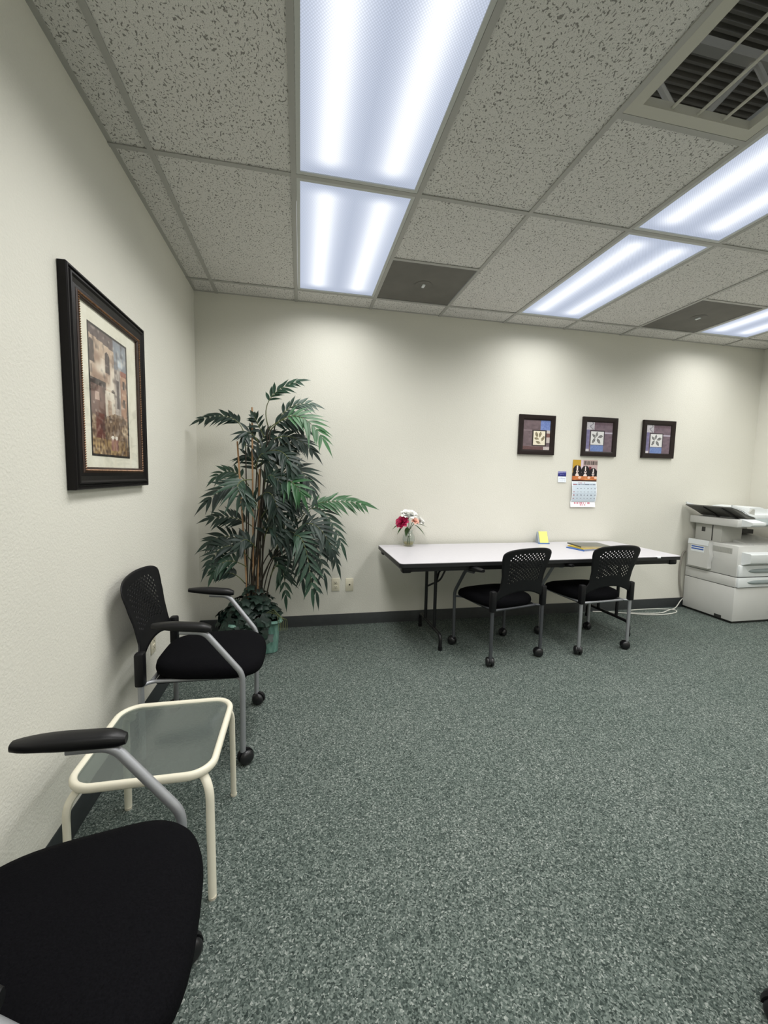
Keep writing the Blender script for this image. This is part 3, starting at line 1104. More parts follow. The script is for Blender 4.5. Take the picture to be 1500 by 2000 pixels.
def village(u, v):
    c = mixc((92, 80, 80), (128, 112, 106), v * 3 + 0.3 * vnoise(u * 5, v * 7))
    if u > 0.60 and v < 0.3:                                         # bright gap of sky with a cloud
        c = mixc((118, 120, 126), (150, 158, 166), vnoise(u * 8, v * 12))
        d = ((u - 0.76) / 0.13) ** 2 + ((v - 0.19) / 0.035) ** 2
        c = mixc(c, (196, 206, 212), 1.3 - d)
    nz = vnoise(u * 9 + 3, v * 13)
    nf = vnoise(u * 30, v * 42)
    if u < 0.62 and v > 0.10 + 0.06 * (u - 0.3):                     # tall house on the left
        c = mixc((150, 122, 104), (206, 184, 160), nz * 1.2)
        if v > 0.22:
            c = mixc(c, (232, 224, 208), max(0, 1.25 * nz - 0.25) * (1.0 if v < 0.45 else 0.4))
    for cx, cy, w, h_ in ((0.07, 0.20, 0.06, 0.085), (0.44, 0.24, 0.055, 0.085), (0.57, 0.47, 0.04, 0.035)):
        if abs(u - cx) < w and -h_ < v - cy < h_ and not (v < cy - h_ * 0.6 and ((u - cx) / w) ** 2 + ((v - cy + h_ * 0.6) / (h_ * 0.4)) ** 2 > 1):
            c = mixc((66, 56, 56), (96, 80, 72), nf)
    if 0.62 < u < 0.80 and v > 0.25:                                 # narrow houses in the gap
        c = mixc((138, 126, 120), (196, 186, 174), vnoise(u * 22, v * 9))
        if 0.67 < u < 0.74 and 0.34 < v < 0.58:
            c = mixc((78, 70, 72), (104, 92, 90), nf)
    if u > 0.78 and v > 0.24:                                        # ochre house with tiled roof
        c = mixc((150, 112, 92), (190, 152, 124), nz)
        if v < 0.29:
            c = mixc((132, 78, 66), (160, 102, 84), nf)
        for cy in (0.36, 0.52):
            if abs(u - 0.88) < 0.035 and abs(v - cy) < 0.035:
                c = (76, 62, 58)
    if u < 0.38 and 0.40 < v < 0.72:                                 # dark archway under an awning
        c = mixc((88, 68, 62), (134, 106, 96), nz)
        if v < 0.45:
            c = (62, 50, 48)
        if 0.12 < u < 0.22 and 0.5 < v < 0.56:
            c = (196, 170, 156)
    if 0.36 < u < 0.60 and 0.46 < v < 0.70 and not (0.42 < u < 0.52 and v > 0.54):
        c = mixc((190, 176, 158), (232, 224, 208), nz)
    if v > 0.66 + 0.03 * math.sin(u * 7):                            # flower market on the ground
        c = mixc((84, 62, 48), (206, 184, 152), nf * (0.4 + nz))
        if v > 0.86:
            c = mixc(c, (178, 142, 72), 0.45 * nf)
    if abs(u - 0.22) < 0.10 and 0.66 < v < 0.86:
        c = mixc((96, 52, 46), (122, 84, 70), nf)
    for cx in (0.52, 0.62):                                          # two figures
        if ((u - cx) / 0.04) ** 2 + ((v - 0.835) / 0.018) ** 2 < 1:
            c = (234, 226, 212)
        elif abs(u - cx) < 0.045 and 0.85 < v < 0.95:
            c = mixc((136, 96, 88), (170, 132, 116), nf)
    d1 = vnoise(u * 24 + 11, v * 34 + 5)
    d2 = vnoise(u * 17 + 31, v * 25 + 15)
    c = mixc(c, (232, 222, 204), 1.5 * max(0, d1 - 0.66))
    c = mixc(c, (58, 46, 44), 1.4 * max(0, d2 - 0.62))
    if u < 0.022 or u > 0.965 or v < 0.014 or v > 0.985:
        c = (40, 36, 34)
    return c


sheet('print', (0.0168, -1.730 - PY, 1.894 - PZ), (0, 1, 0), (0, 0, 1), 0.360, 0.512, 78, 112, village, 'printed_paper', pic)
m = MB(); m.poly([(0.0200, y0 + 0.084, z0 + 0.084), (0.0200, y1 - 0.078, z0 + 0.078), (0.0200, y1 - 0.078, z1 - 0.078), (0.0200, y0 + 0.078, z1 - 0.078)]); m.build('glass_pane', 'glass', pic, recalc=False)


# ------------------------------------------------------------------ three small pictures on the back wall
def leaf_at(u, v, leaves):
    for cx, cy, ang, L_ in leaves:
        a = math.radians(ang)
        dx, dy = u - cx, v - cy
        p = dx * math.cos(a) + dy * math.sin(a)
        q = -dx * math.sin(a) + dy * math.cos(a)
        w = L_ * 0.42 * max(0, 1 - (p / L_) ** 2)
        if abs(p) < L_ and abs(q) < w:
            return 2 if abs(q) < 0.007 else 1
    return 0


def art_a(u, v):
    n = vnoise(u * 12, v * 16)
    nf = vnoise(u * 45, v * 45)
    c = mixc((96, 82, 86), (126, 108, 112), n * 0.7 + nf * 0.3)
    if v > 0.88:
        c = mixc((90, 64, 64), (112, 82, 80), nf)
    if u > 0.64 and v < 0.34:
        c = mixc((96, 116, 176), (132, 150, 200), nf)
    if u > 0.86 and 0.34 < v < 0.44:
        c = (206, 198, 190)
    if u > 0.84 and 0.44 < v < 0.56:
        c = (122, 86, 80)
    if u > 0.84 and 0.56 < v < 0.75:
        c = (200, 190, 184)
    if u > 0.76 and v > 0.88:
        c = mixc((180, 168, 168), (214, 204, 198), nf)
    if 0.33 < v < 0.37 and u < 0.36:
        c = (140, 124, 128)
    if 0.34 < u < 0.86 and 0.34 < v < 0.86:
        c = (48, 38, 36)
    if 0.375 < u < 0.825 and 0.37 < v < 0.83:
        c = (236, 228, 206)
        k = leaf_at(u, v, ((0.50, 0.48, 75, 0.105), (0.63, 0.48, -75, 0.105), (0.74, 0.61, -55, 0.105), (0.50, 0.62, 10, 0.09), (0.57, 0.745, 20, 0.10)))
        if k:
            c = (112, 102, 76) if k == 1 else (176, 164, 132)
    return c


def art_b(u, v):
    n = vnoise(u * 12 + 9, v * 16)
    nf = vnoise(u * 45, v * 45 + 4)
    c = mixc((98, 84, 94), (130, 110, 120), n * 0.7 + nf * 0.3)
    if u < 0.14:
        c = mixc((116, 110, 148), (140, 134, 168), n)
    if u < 0.30 and v < 0.26:
        c = mixc((176, 174, 180), (206, 202, 206), nf)
        if abs(u - 0.2 - 0.05 * math.sin(v * 30)) < 0.02:
            c = (132, 128, 138)
    if v < 0.10 and u > 0.3:
        c = mixc((92, 74, 84), (112, 92, 102), nf)
    if u > 0.64 and 0.33 < v < 0.38:
        c = (184, 176, 190)
    if 0.18 < u < 0.66 and v > 0.78:
        c = mixc((96, 120, 176), (130, 152, 200), nf)
    if u < 0.14 and v > 0.92:
        c = (214, 210, 214)
    if 0.15 < u < 0.70 and 0.28 < v < 0.79:
        c = (56, 50, 56)
    if 0.185 < u < 0.665 and 0.31 < v < 0.76:
        c = (226, 226, 224)
        k = leaf_at(u, v, ((0.30, 0.47, 45, 0.095), (0.40, 0.42, -75, 0.095), (0.54, 0.49, -20, 0.11), (0.30, 0.63, -60, 0.11), (0.48, 0.64, 55, 0.11)))
        if k:
            c = (96, 96, 96) if k == 1 else (168, 166, 164)
    return c


def small_picture(x0, x1, z0, z1, fn, label):
    cx, hw, hh = (x0 + x1) / 2, (x1 - x0) / 2, z1 - z0
    e = tag(empty('framed_picture', (cx, 0, z0)), label, 'picture', 'three small leaf pictures on the back wall')
    frame_ring([(0, 0.002), (0, 0.022), (0.003, 0.026), (0.010, 0.026), (0.034, 0.022), (0.044, 0.017), (0.047, 0.012), (0.047, 0.002)], -hw, hw, 0, hh, 'frame', 'frame_brown', e, 'y')
    sheet('print', (-hw + 0.045, -0.010, hh - 0.045), (1, 0, 0), (0, 0, 1), 2 * hw - 0.09, hh - 0.09, 60, 60, fn, 'printed_paper', e)
    m = MB(); m.poly([(-hw + 0.045, -0.013, 0.045), (hw - 0.045, -0.013, 0.045), (hw - 0.045, -0.013, hh - 0.045), (-hw + 0.045, -0.013, hh - 0.045)]); m.build('glass_pane', 'glass', e, recalc=False)


small_picture(2.801, 3.172, 1.553, 1.921, art_a, 'small brown framed leaf picture with blue corner square, left of the three')
small_picture(3.468, 3.852, 1.557, 1.931, art_b, 'small brown framed leaf picture hanging directly above the puppy calendar')
small_picture(4.149, 4.528, 1.559, 1.932, art_b, 'small brown framed leaf picture nearest the copier, right of the three')


# ------------------------------------------------------------------ wall calendar and the small note calendar
def ell(u, v, cx, cy, rx, ry):
    return ((u - cx) / rx) ** 2 + ((v - cy) / ry) ** 2 < 1


def puppies(u, v):
    c = mixc((196, 170, 164), (180, 158, 166), v)
    if u < 0.33:
        c = mixc((196, 158, 52), (176, 136, 60), v)
    elif u < 0.42:
        c = (214, 196, 206)
    if u > 0.44 and 0.05 < v < 0.22:
        k = (u - 0.44) * 22
        c = (46, 36, 38) if (k % 1.0) < 0.62 else (196, 176, 168)
    if 0.66 < u < 0.76 and 0.3 < v < 0.55:
        c = (110, 48, 52)
    for cx, top in ((0.19, 0.26), (0.52, 0.28), (0.84, 0.38)):
        cy = top + 0.16
        if ell(u, v, cx, cy, 0.15, 0.17) or ell(u, v, cx, cy + 0.26, 0.19, 0.22):
            c = (34, 28, 30)
        if ell(u, v, cx - 0.12, cy + 0.06, 0.05, 0.13) or ell(u, v, cx + 0.12, cy + 0.06, 0.05, 0.13):
            c = (24, 20, 22)
        if ell(u, v, cx, cy + 0.34, 0.075, 0.15):
            c = (232, 218, 210)
        if abs(u - cx) < 0.022 + 0.05 * max(0, v - cy) and top + 0.02 < v < cy + 0.13:
            c = (232, 224, 220)
        if ell(u, v, cx, cy + 0.12, 0.05, 0.055):
            c = (228, 210, 204)
        if ell(u, v, cx, cy + 0.10, 0.022, 0.025):
            c = (44, 30, 32)
        if ell(u, v, cx - 0.055, cy, 0.014, 0.016) or ell(u, v, cx + 0.055, cy, 0.014, 0.016):
            c = (120, 70, 44)
    if v > 0.76:
        n = vnoise(u * 9, v * 14)
        c = mixc((176, 92, 48), (224, 150, 92), n)
        for cx in (0.3, 0.68, 0.95):
            if ell(u, v, cx, 0.82, 0.06, 0.06):
                c = (240, 200, 176)
    if v > 0.93:
        c = (62, 40, 36)
    return c


def dates(u, v):
    c = (204, 216, 226)
    if v < 0.05 or u < 0.03 or u > 0.97:
        c = (232, 236, 240)
    if 0.055 < v < 0.10 and (0.24 < u < 0.42 or 0.46 < u < 0.54):
        c = (158, 82, 92) if hash2(int(u * 60), 3) > 0.3 else c
    if 0.125 < v < 0.165 and 0.05 < u < 0.95:
        c = (92, 100, 118) if hash2(int(u * 50), 5) > 0.35 else (170, 182, 196)
        if u < 0.18:
            c = (150, 74, 84)
    for r, vy in enumerate((0.35, 0.52, 0.68, 0.84)):
        for k in range(7):
            cx = 0.08 + k * 0.14
            if abs(u - cx) < 0.028 and abs(v - vy) < 0.018 and not (r == 0 and k == 0):
                c = (96, 104, 122) if hash2(int(u * 90), int(v * 90) + k) > 0.35 else c
                if k == 0:
                    c = (160, 92, 100)
    for gv_ in (0.27, 0.435, 0.60, 0.765, 0.925):
        if abs(v - gv_) < 0.005:
            c = (178, 192, 206)
    if abs(u * 7 - round(u * 7)) < 0.03:
        c = mixc(c, (178, 192, 206), 0.6)
    return c


def flap(u, v):
    c = (238, 238, 242)
    if 0.25 < v < 0.5 and 0.15 < u < 0.78:
        c = (206, 132, 146) if hash2(int(u * 45), 2) > 0.4 else c
    if 0.58 < v < 0.78 and 0.38 < u < 0.62:
        c = (206, 132, 146) if hash2(int(u * 45), 8) > 0.4 else c
    return c


cal = tag(empty('wall_calendar', (3.53, 0, 1.06)), 'wall calendar with three black and white puppies above date page', 'calendar')
sheet('photo_page', (-0.136, -0.004, 0.459), (1, 0, 0), (0, 0, 1), 0.272, 0.208, 74, 62, puppies, 'printed_paper', cal)
sheet('date_page', (-0.140, -0.006, 0.250), (1, 0, 0), (0, 0, 1), 0.274, 0.195, 84, 64, dates, 'printed_paper', cal, bend=lambda u, v: 0.016 * math.sin(v * PI * 0.9) ** 1.0)
sheet('bottom_flap', (-0.144, -0.004, 0.062), (1, 0, 0), (0, 0, 1), 0.276, 0.062, 60, 16, flap, 'printed_paper', cal, bend=lambda u, v: 0.012 * v)
m = MB(); m.lathe([(0.002, 0.0), (0.003, 0.003), (0.0, 0.004)], 0, 0, 10, False); m.xf(Matrix.Translation((0.01, -0.004, 0.452)) @ Matrix.Rotation(PI / 2, 4, 'X')); m.build('pin', 'silver', cal)


def note(u, v):
    if v < 0.47:
        c = mixc((36, 40, 104), (60, 64, 140), vnoise(u * 8, v * 8))
        if v < 0.10 + 0.08 * (1 - u):
            c = (140, 140, 190)
        if abs(v - 0.28) < 0.03 and 0.3 < u < 0.75 and hash2(int(u * 30), 1) > 0.4:
            c = (120, 122, 176)
        return c
    c = (234, 240, 246)
    if 0.55 < v < 0.92 and 0.15 < u < 0.9 and int(v * 24) % 2 and hash2(int(u * 16), int(v * 24)) > 0.4:
        c = (192, 200, 216)
    return c


nt_ = tag(empty('pocket_calendar', (3.285, 0, 1.298)), 'small dark blue and white pocket calendar pinned left of puppy calendar', 'calendar')
sheet('page', (-0.045, -0.003, 0.106), (1, 0, 0), (0, 0, 1), 0.088, 0.106, 30, 34, note, 'printed_paper', nt_, bend=lambda u, v: 0.010 * max(0, v - 0.45))
m = MB(); m.box(-0.043, 0.041, -0.002, 0.0, 0.05, 0.104); m.build('backing_card', 'paper', nt_)


# ------------------------------------------------------------------ outlets
def wall_plate(name, label, M, kind):
    e = tag(empty(name), label, 'outlet')
    e.matrix_world = M
    m = MB(); m.rbox(-0.035, 0.035, -0.006, 0.0, -0.0575, 0.0575, 0.003, 2); m.build('plate', 'plate', e)
    if kind == 'duplex':
        for s in (-1, 1):
            m = MB(); m.rbox(-0.0165, 0.0165, -0.009, -0.005, s * 0.020 - 0.0135, s * 0.020 + 0.0135, 0.003, 2)
            sk = m.build('receptacle', 'plate', e)
            m = MB()
            m.box(-0.0085, -0.006, -0.0095, -0.0085, s * 0.020 - 0.002, s * 0.020 + 0.008)
            m.box(0.006, 0.0085, -0.0095, -0.0085, s * 0.020 - 0.002, s * 0.020 + 0.008)
            m.box(-0.003, 0.003, -0.0095, -0.0085, s * 0.020 - 0.010, s * 0.020 - 0.005)
            m.build('slots', 'slot', sk)
    else:
        m = MB(); m.lathe([(0.017, 0.0), (0.016, 0.003), (0.008, 0.004), (0.008, 0.001), (0.0, 0.001)], 0, 0, 24, False)
        m.xf(Matrix.Translation((0, -0.005, 0)) @ Matrix.Rotation(PI / 2, 4, 'X')); m.build('jack_ring', 'plate', e)
        m = MB(); m.lathe([(0.007, 0.0), (0.007, 0.0035), (0.0, 0.0035)], 0, 0, 20, False)
        m.xf(Matrix.Translation((0, -0.005, 0)) @ Matrix.Rotation(PI / 2, 4, 'X')); m.build('jack_socket', 'slot', e)


wall_plate('wall_outlet', 'ivory duplex power outlet on the back wall beside the palm', Matrix.Translation((1.118, 0, 0.364)), 'duplex')
wall_plate('cable_outlet', 'ivory wall plate with single round jack on the back wall', Matrix.Translation((1.240, 0, 0.360)), 'jack')
wall_plate('wall_outlet', 'ivory power outlet low on the left wall behind the guest chair', Matrix.Translation((0.0, -1.10, 0.365)) @ Matrix.Rotation(PI / 2, 4, 'Z'), 'duplex')

# ------------------------------------------------------------------ copier
CX0, CX1, CY0, CY1 = 4.795, 5.455, -0.530, -0.020
cp = tag(empty('copier', (CX0, CY0, 0)), 'large grey office copier standing in the far right corner', 'copier')
cw, cd = CX1 - CX0, CY1 - CY0
m = MB(); m.rbox(0, cw, 0, cd, 0.022, 0.345, 0.006, 2); m.build('lower_cabinet', 'copier', cp)
m = MB(); m.box(0.02, cw - 0.02, 0.015, cd - 0.02, 0.004, 0.022); m.box(-0.001, 0.02, 0.10, 0.17, 0.022, 0.05); m.build('plinth', 'copier_dark', cp)
m = MB(); m.box(0.004, cw - 0.004, 0.004, cd - 0.004, 0.345, 0.35); m.box(0.004, cw - 0.004, 0.004, cd - 0.004, 0.445, 0.45); m.build('seam', 'seam', cp)
m = MB(); m.rbox(0, cw, 0.002, cd, 0.35, 0.445, 0.005, 2); m.build('paper_tray_housing', 'copier', cp)
m = MB(); m.rbox(0, cw, 0.002, cd, 0.45, 0.742, 0.006, 2); m.build('engine_body', 'copier', cp)
# drawers with long curved handles
for z0_, z1_ in ((0.352, 0.443), (0.453, 0.560)):
    m = MB(); m.rbox(0.012, cw - 0.012, -0.016, 0.010, z0_, z1_, 0.006, 2)
    d = m.build('paper_drawer', 'copier_white', cp)
    m = MB()
    rows = []
    for k in range(17):
        t = k / 16
        x = 0.115 + 0.40 * t
        zc = (z0_ + z1_) / 2 + 0.002
        rr = 0.018 * (1 - abs(2 * t - 1) ** 5) + 0.002
        rows.append([(x, -0.017 - 0.75 * rr * max(0, math.cos(2 * PI * q / 12)) - 0.0, zc + rr * math.sin(2 * PI * q / 12)) for q in range(12)])
    m.quadgrid(rows, closed_u=True)
    m.build('handle', 'handle_grey', d, angle=80)
# projecting front cover above the drawers with sloped underside
m = MB(); m.prism([(0.006, 0.566), (-0.020, 0.570), (-0.075, 0.592), (-0.080, 0.600), (-0.080, 0.672), (-0.070, 0.680), (0.006, 0.684)], 0, 0.045, cw - 0.03)
fc = m.build('front_cover', 'copier_white', cp)
m = MB(); m.box(0.318, 0.352, -0.082, -0.079, 0.632, 0.662); m.build('logo_badge', 'logo_blue', fc)
m = MB(); m.box(0.352, 0.392, -0.0815, -0.079, 0.632, 0.662); m.build('logo_plate', 'paper', fc)
# louvres on the left side
lv = MB(); lv.box(-0.002, 0.0, 0.055, 0.245, 0.660, 0.712); lv.build('louvre_panel', 'copier_shade', cp)
for k in range(16):
    yk = 0.06 + k * 0.0115
    m = MB(); m.box(-0.004, -0.001, yk, yk + 0.005, 0.664, 0.708); m.build('louvre', 'copier_shade', cp)
# manual pouch hung on the left side
m = MB()
m.prism([(cd - 0.055, 0.742), (cd - 0.268, 0.742), (cd - 0.272, 0.66), (cd - 0.285, 0.60), (cd - 0.268, 0.54), (cd - 0.272, 0.478), (cd - 0.060, 0.478)], 0, -0.048, -0.001)
po = m.build('manual_pouch', 'copier', cp)
m = MB(); m.box(-0.0495, -0.048, cd - 0.225, cd - 0.085, 0.628, 0.690); m.build('pouch_label', 'paper', po)
for z0_ in (0.672, 0.650):
    m = MB(); m.box(-0.0505, -0.0494, cd - 0.218, cd - 0.090, z0_, z0_ + 0.012); m.build('label_stripe', 'blue_print', po)
m = MB()
m.prism([(cd - 0.05, 0.700), (cd - 0.262, 0.700), (cd - 0.268, 0.752), (cd - 0.058, 0.752)], 0, -0.054, -0.049)
m.build('folded_manual', 'paper', po)
# output bay: raised top surface, dark slot and pillar carrying the scanner
m = MB(); m.prism([(0.02, 0.742), (cd - 0.02, 0.742), (cd - 0.02, 0.800), (cd * 0.62, 0.792), (0.10, 0.752), (0.02, 0.748)], 0, 0.20, cw - 0.02)
m.build('output_tray', 'copier', cp)
m = MB(); m.rbox(0.05, 0.30, cd - 0.30, cd - 0.03, 0.742, 0.912, 0.006, 2); pl = m.build('pillar', 'copier_shade', cp)
m = MB(); m.box(0.047, 0.051, cd - 0.135, cd - 0.10, 0.83, 0.875); m.build('socket_plate', 'copier_dark', pl)
m = MB(); m.box(0.048, 0.051, cd - 0.215, cd - 0.205, 0.75, 0.905); m.build('groove', 'copier_dark', pl)
m = MB(); m.rbox(0.30, cw - 0.03, cd - 0.10, cd - 0.03, 0.742, 0.912, 0.006, 2); m.build('rear_wall', 'copier', cp)
m = MB(); m.box(0.30, cw - 0.03, cd - 0.16, cd - 0.098, 0.805, 0.850); m.build('paper_exit', 'copier_dark', cp)
# scanner deck with overhanging control shelf
m = MB()
m.rbox(0.0, cw, 0.03, cd, 0.912, 0.985, 0.010, 2)
sd = m.build('scanner_deck', 'copier', cp)
m = MB(); m.prism([(0.05, 0.920), (-0.045, 0.930), (-0.065, 0.945), (-0.065, 0.965), (0.05, 0.990)], 0, 0.045, 0.20); m.build('control_shelf', 'copier_white', cp)
m = MB(); m.prism([(0.05, 0.925), (-0.05, 0.940), (-0.06, 0.950), (-0.05, 0.962), (0.05, 0.992)], 0, 0.20, cw - 0.02); m.build('control_panel', 'handle_grey', cp)
# document cover with the feeder and its tray sloping up to the left
m = MB(); m.rbox(0.12, cw, 0.06, cd - 0.02, 0.985, 1.035, 0.012, 2); m.build('document_cover', 'copier_white', cp)
m = MB()
m.prism([(0.205, 0.985), (0.40, 0.985), (0.44, 1.03), (0.43, 1.075), (0.34, 1.100), (0.22, 1.092), (0.205, 1.05)], 1, 0.10, cd - 0.04)
m.build('feeder', 'copier_white', cp)
m = MB()
m.prism([(0.43, 1.03), (0.66, 1.045), (0.66, 1.070), (0.44, 1.075)], 1, 0.13, cd - 0.06)
m.build('feeder_lid', 'copier_white', cp)
pts_top = [(0.21, 1.000), (0.12, 1.022), (0.05, 1.062), (-0.02, 1.085), (-0.085, 1.102)]
pts_bot = [(-0.090, 1.092), (-0.02, 1.062), (0.05, 1.030), (0.12, 0.992), (0.21, 0.985)]
m = MB(); m.prism(pts_top + pts_bot, 1, 0.04, cd - 0.02)
tr = m.build('document_tray', 'tray_dark', cp)
m = MB()
for ya in (0.028, cd - 0.028):
    m.prism([(x, z + 0.004) for x, z in pts_top] + [(x, z + 0.022) for x, z in pts_top][::-1], 1, ya, ya + 0.012)
m.build('tray_edge', 'copier_white', tr)
for ya in (0.12, 0.30):
    m = MB(); m.prism([(x, z - 0.002) for x, z in pts_bot] + [(x, z - 0.012) for x, z in pts_bot][::-1], 1, ya, ya + 0.02); m.build('rib', 'copier_dark', tr)
m = MB(); m.prism([(0.12, 1.03), (0.205, 1.00), (0.205, 1.08), (0.18, 1.085)], 1, 0.045, 0.06); m.build('tray_guide', 'copier_shade', tr)

# cords
m = MB()
m.tube(smooth_curve([(4.79, -0.008, 0.60), (4.755, -0.012, 0.57), (4.735, -0.012, 0.42), (4.750, -0.012, 0.25), (4.775, -0.014, 0.15), (4.785, -0.016, 0.105)], 8), 0.008, 8)
tag(m.build('power_cord', 'cord_grey'), 'grey power cord hanging on the wall beside the copier', 'cord')
m = MB()
loop = [(4.83, -0.010, 0.108), (4.77, -0.02, 0.07), (4.68, -0.05, 0.008), (4.55, -0.10, 0.006), (4.36, -0.17, 0.006), (4.12, -0.14, 0.006), (4.08, -0.07, 0.006), (4.22, -0.045, 0.006), (4.45, -0.055, 0.006), (4.60, -0.10, 0.006), (4.56, -0.17, 0.006), (4.40, -0.21, 0.006), (4.20, -0.20, 0.007), (4.02, -0.13, 0.006), (3.85, -0.06, 0.006), (3.70, -0.03, 0.006)]
m.tube(smooth_curve(loop, 8), 0.005, 8)
tag(m.build('network_cable', 'cable'), 'thin white cable looped on the carpet left of the copier', 'cable')

# ------------------------------------------------------------------ things on the table
# glass vase with water and four flowers
vx, vy = 1.735, -0.135
vs = tag(empty('flower_vase', (vx, vy, TZ)), 'small clear glass vase holding flowers on the left of the table', 'vase')
outer = [(0.0, 0.0), (0.036, 0.0), (0.044, 0.006), (0.050, 0.030), (0.055, 0.060), (0.050, 0.090), (0.036, 0.112), (0.030, 0.124), (0.036, 0.140)]
inner = [(0.033, 0.140), (0.027, 0.124), (0.033, 0.111), (0.047, 0.089), (0.051, 0.060), (0.046, 0.030), (0.038, 0.014), (0.0, 0.014)]
m = MB(); m.lathe(outer + inner, 0, 0, 28, False); m.build('vase_body', 'vase_glass', vs)
m = MB(); m.lathe([(0.0, 0.0145), (0.036, 0.0145), (0.045, 0.030), (0.0465, 0.036), (0.0, 0.036)], 0, 0, 28, False); m.build('water', 'water', vs)


def bloom(center, rad, npet, tilt_dir, seed):
    rnd = random.Random(seed)
    m = MB()
    M0 = Vector(tilt_dir).to_track_quat('Z', 'Y').to_matrix()
    layers = 5
    for l in range(layers):
        k = npet - l * 1
        open_ = 1.25 - 0.24 * l
        for i in range(max(4, k)):
            a = 2 * PI * i / max(4, k) + l * 0.5 + rnd.uniform(-0.15, 0.15)
            L_ = rad * (1.0 - 0.10 * l) * rnd.uniform(0.9, 1.08)
            rows = []
            for r in range(5):
                t = r / 4
                ang = open_ * (0.35 + 0.65 * t) * rnd.uniform(0.95, 1.05)
                rr = L_ * math.sin(ang) * t
                zz_ = L_ * (0.15 * l / layers + math.cos(ang) * t)
                w = L_ * 0.95 * math.sin(PI * min(1, 0.12 + t * 0.80)) ** 0.7
                row = []
                for s in (-1, -0.5, 0, 0.5, 1):
                    cup = 0.10 * L_ * s * s
                    p = Vector((rr - cup * math.sin(ang), s * w * 0.5 * 1.0, zz_ + cup + rnd.uniform(-0.02, 0.02) * L_))
                    p = Matrix.Rotation(a, 3, 'Z') @ p
                    row.append(Vector(center) + M0 @ p)
                rows.append(row)
            m.quadgrid(rows)
    return m


def leaf_blade(m, base, dirv, length, width, nrm=(0, 0, 1), droop=0.3):
    d = Vector(dirv).normalized()
    s = d.cross(Vector(nrm)).normalized()
    rows = []
    for k in range(7):
        t = k / 6
        c = Vector(base) + d * length * t + Vector((0, 0, -1)) * droop * length * t * t
        w = width * (math.sin(PI * min(1, t ** 0.8)) if 0 < t < 1 else 0.02)
        up = s.cross(d)
        rows.append([c - s * w / 2 + up * w * 0.15, c, c + s * w / 2 + up * w * 0.15])
    m.quadgrid(rows)


def flower(label, petal, head, rad, npet, tilt, leaves, seed, foot):
    e = tag(empty('flower', (vx, vy, TZ)), label, 'flower', 'flowers in the glass vase')
    hd = Vector(head)
    m = MB(); m.tube(smooth_curve([foot, (foot[0] * 0.2, foot[1] * 0.2, 0.122), hd * 0.6 + Vector((0, 0, 0.08)), hd], 6), 0.0028, 8); m.build('stem', 'flower_stem', e)
    m = bloom(hd, rad, npet, tilt, seed); m.build('bloom', petal, e, recalc=False)
    for b, d, L_, w in leaves:
        m = MB(); leaf_blade(m, b, d, L_, w); m.build('leaf', 'flower_leaf', e, recalc=False)


flower('large white peony at the top of the vase', 'petal_white', (-0.008, 0.0, 0.250), 0.082, 9, (0.0, -0.35, 1), [((0.05, 0, 0.24), (0.35, -0.1, 1), 0.09, 0.022)], 1, (0.012, 0.004, 0.017))
flower('deep magenta peony on the left of the vase', 'petal_magenta', (-0.062, -0.02, 0.200), 0.064, 9, (-0.55, -0.7, 0.55), [((-0.07, -0.01, 0.195), (-1, -0.2, -0.25), 0.09, 0.030), ((-0.05, -0.02, 0.185), (-0.8, -0.4, -0.6), 0.09, 0.026), ((-0.02, -0.025, 0.17), (-0.3, -0.4, -1), 0.07, 0.038)], 2, (-0.014, 0.0, 0.017))
flower('pale peach rosebud between the white blooms', 'petal_peach', (0.038, -0.035, 0.212), 0.044, 6, (0.2, -0.6, 0.8), [((0.04, -0.01, 0.195), (1, -0.2, 0.05), 0.12, 0.036), ((0.04, -0.02, 0.19), (0.8, -0.4, -0.55), 0.12, 0.034)], 3, (0.006, -0.016, 0.017))
flower('smaller white bloom on the right of the vase', 'petal_white', (0.090, 0.0, 0.208), 0.056, 7, (0.7, -0.3, 0.6), [], 4, (0.0, 0.016, 0.017))

# yellow note pad in its stand
yn = tag(empty('note_pad_holder', (3.06, -0.085, TZ), R_(-10)), 'yellow sticky notes in a small slanted stand on the table', 'note pad')
m = MB(); m.prism([(-0.040, 0.0), (0.045, 0.0), (0.020, 0.105), (0.012, 0.105)], 0, -0.052, 0.045)
m.build('stand', 'note_holder', yn)
m = MB(); m.prism([(-0.043, 0.010), (-0.041, 0.007), (0.0125, 0.108), (0.008, 0.110)], 0, -0.040, 0.040)
m.build('yellow_notes', 'note_yellow', yn)
m = MB(); m.rbox(-0.055, 0.048, -0.052, -0.030, 0.0, 0.010, 0.002, 1); m.build('base_lip', 'note_blue', yn)

# magazines
def magazine(label, mt, x, y, w, d, z, th, rot):
    e = tag(empty('magazine', (x, y, z), rot), label, 'magazine', 'magazines stacked on the table')
    m = MB(); m.rbox(-w / 2 + 0.002, w / 2 - 0.002, -d / 2 + 0.002, d / 2 - 0.002, 0.0008, th - 0.0008, 0.0006, 1); m.build('pages', 'pages', e)
    m = MB()
    m.box(-w / 2, w / 2, -d / 2, d / 2, th - 0.0008, th); m.box(-w / 2, w / 2, -d / 2, d / 2, 0, 0.0008)
    m.box(-w / 2 - 0.0008, -w / 2, -d / 2, d / 2, 0, th)
    m.build('cover', mt, e)


magazine('blue covered magazine at the bottom of the small stack', 'mag_blue', 3.275, -0.410, 0.26, 0.19, TZ, 0.008, R_(12))
magazine('yellow covered magazine in the middle of the small stack', 'mag_yellow', 3.305, -0.395, 0.26, 0.19, TZ + 0.0085, 0.010, R_(4))
magazine('dark covered magazine on top of the small stack', 'mag_dark', 3.345, -0.365, 0.29, 0.22, TZ + 0.019, 0.012, R_(-6))

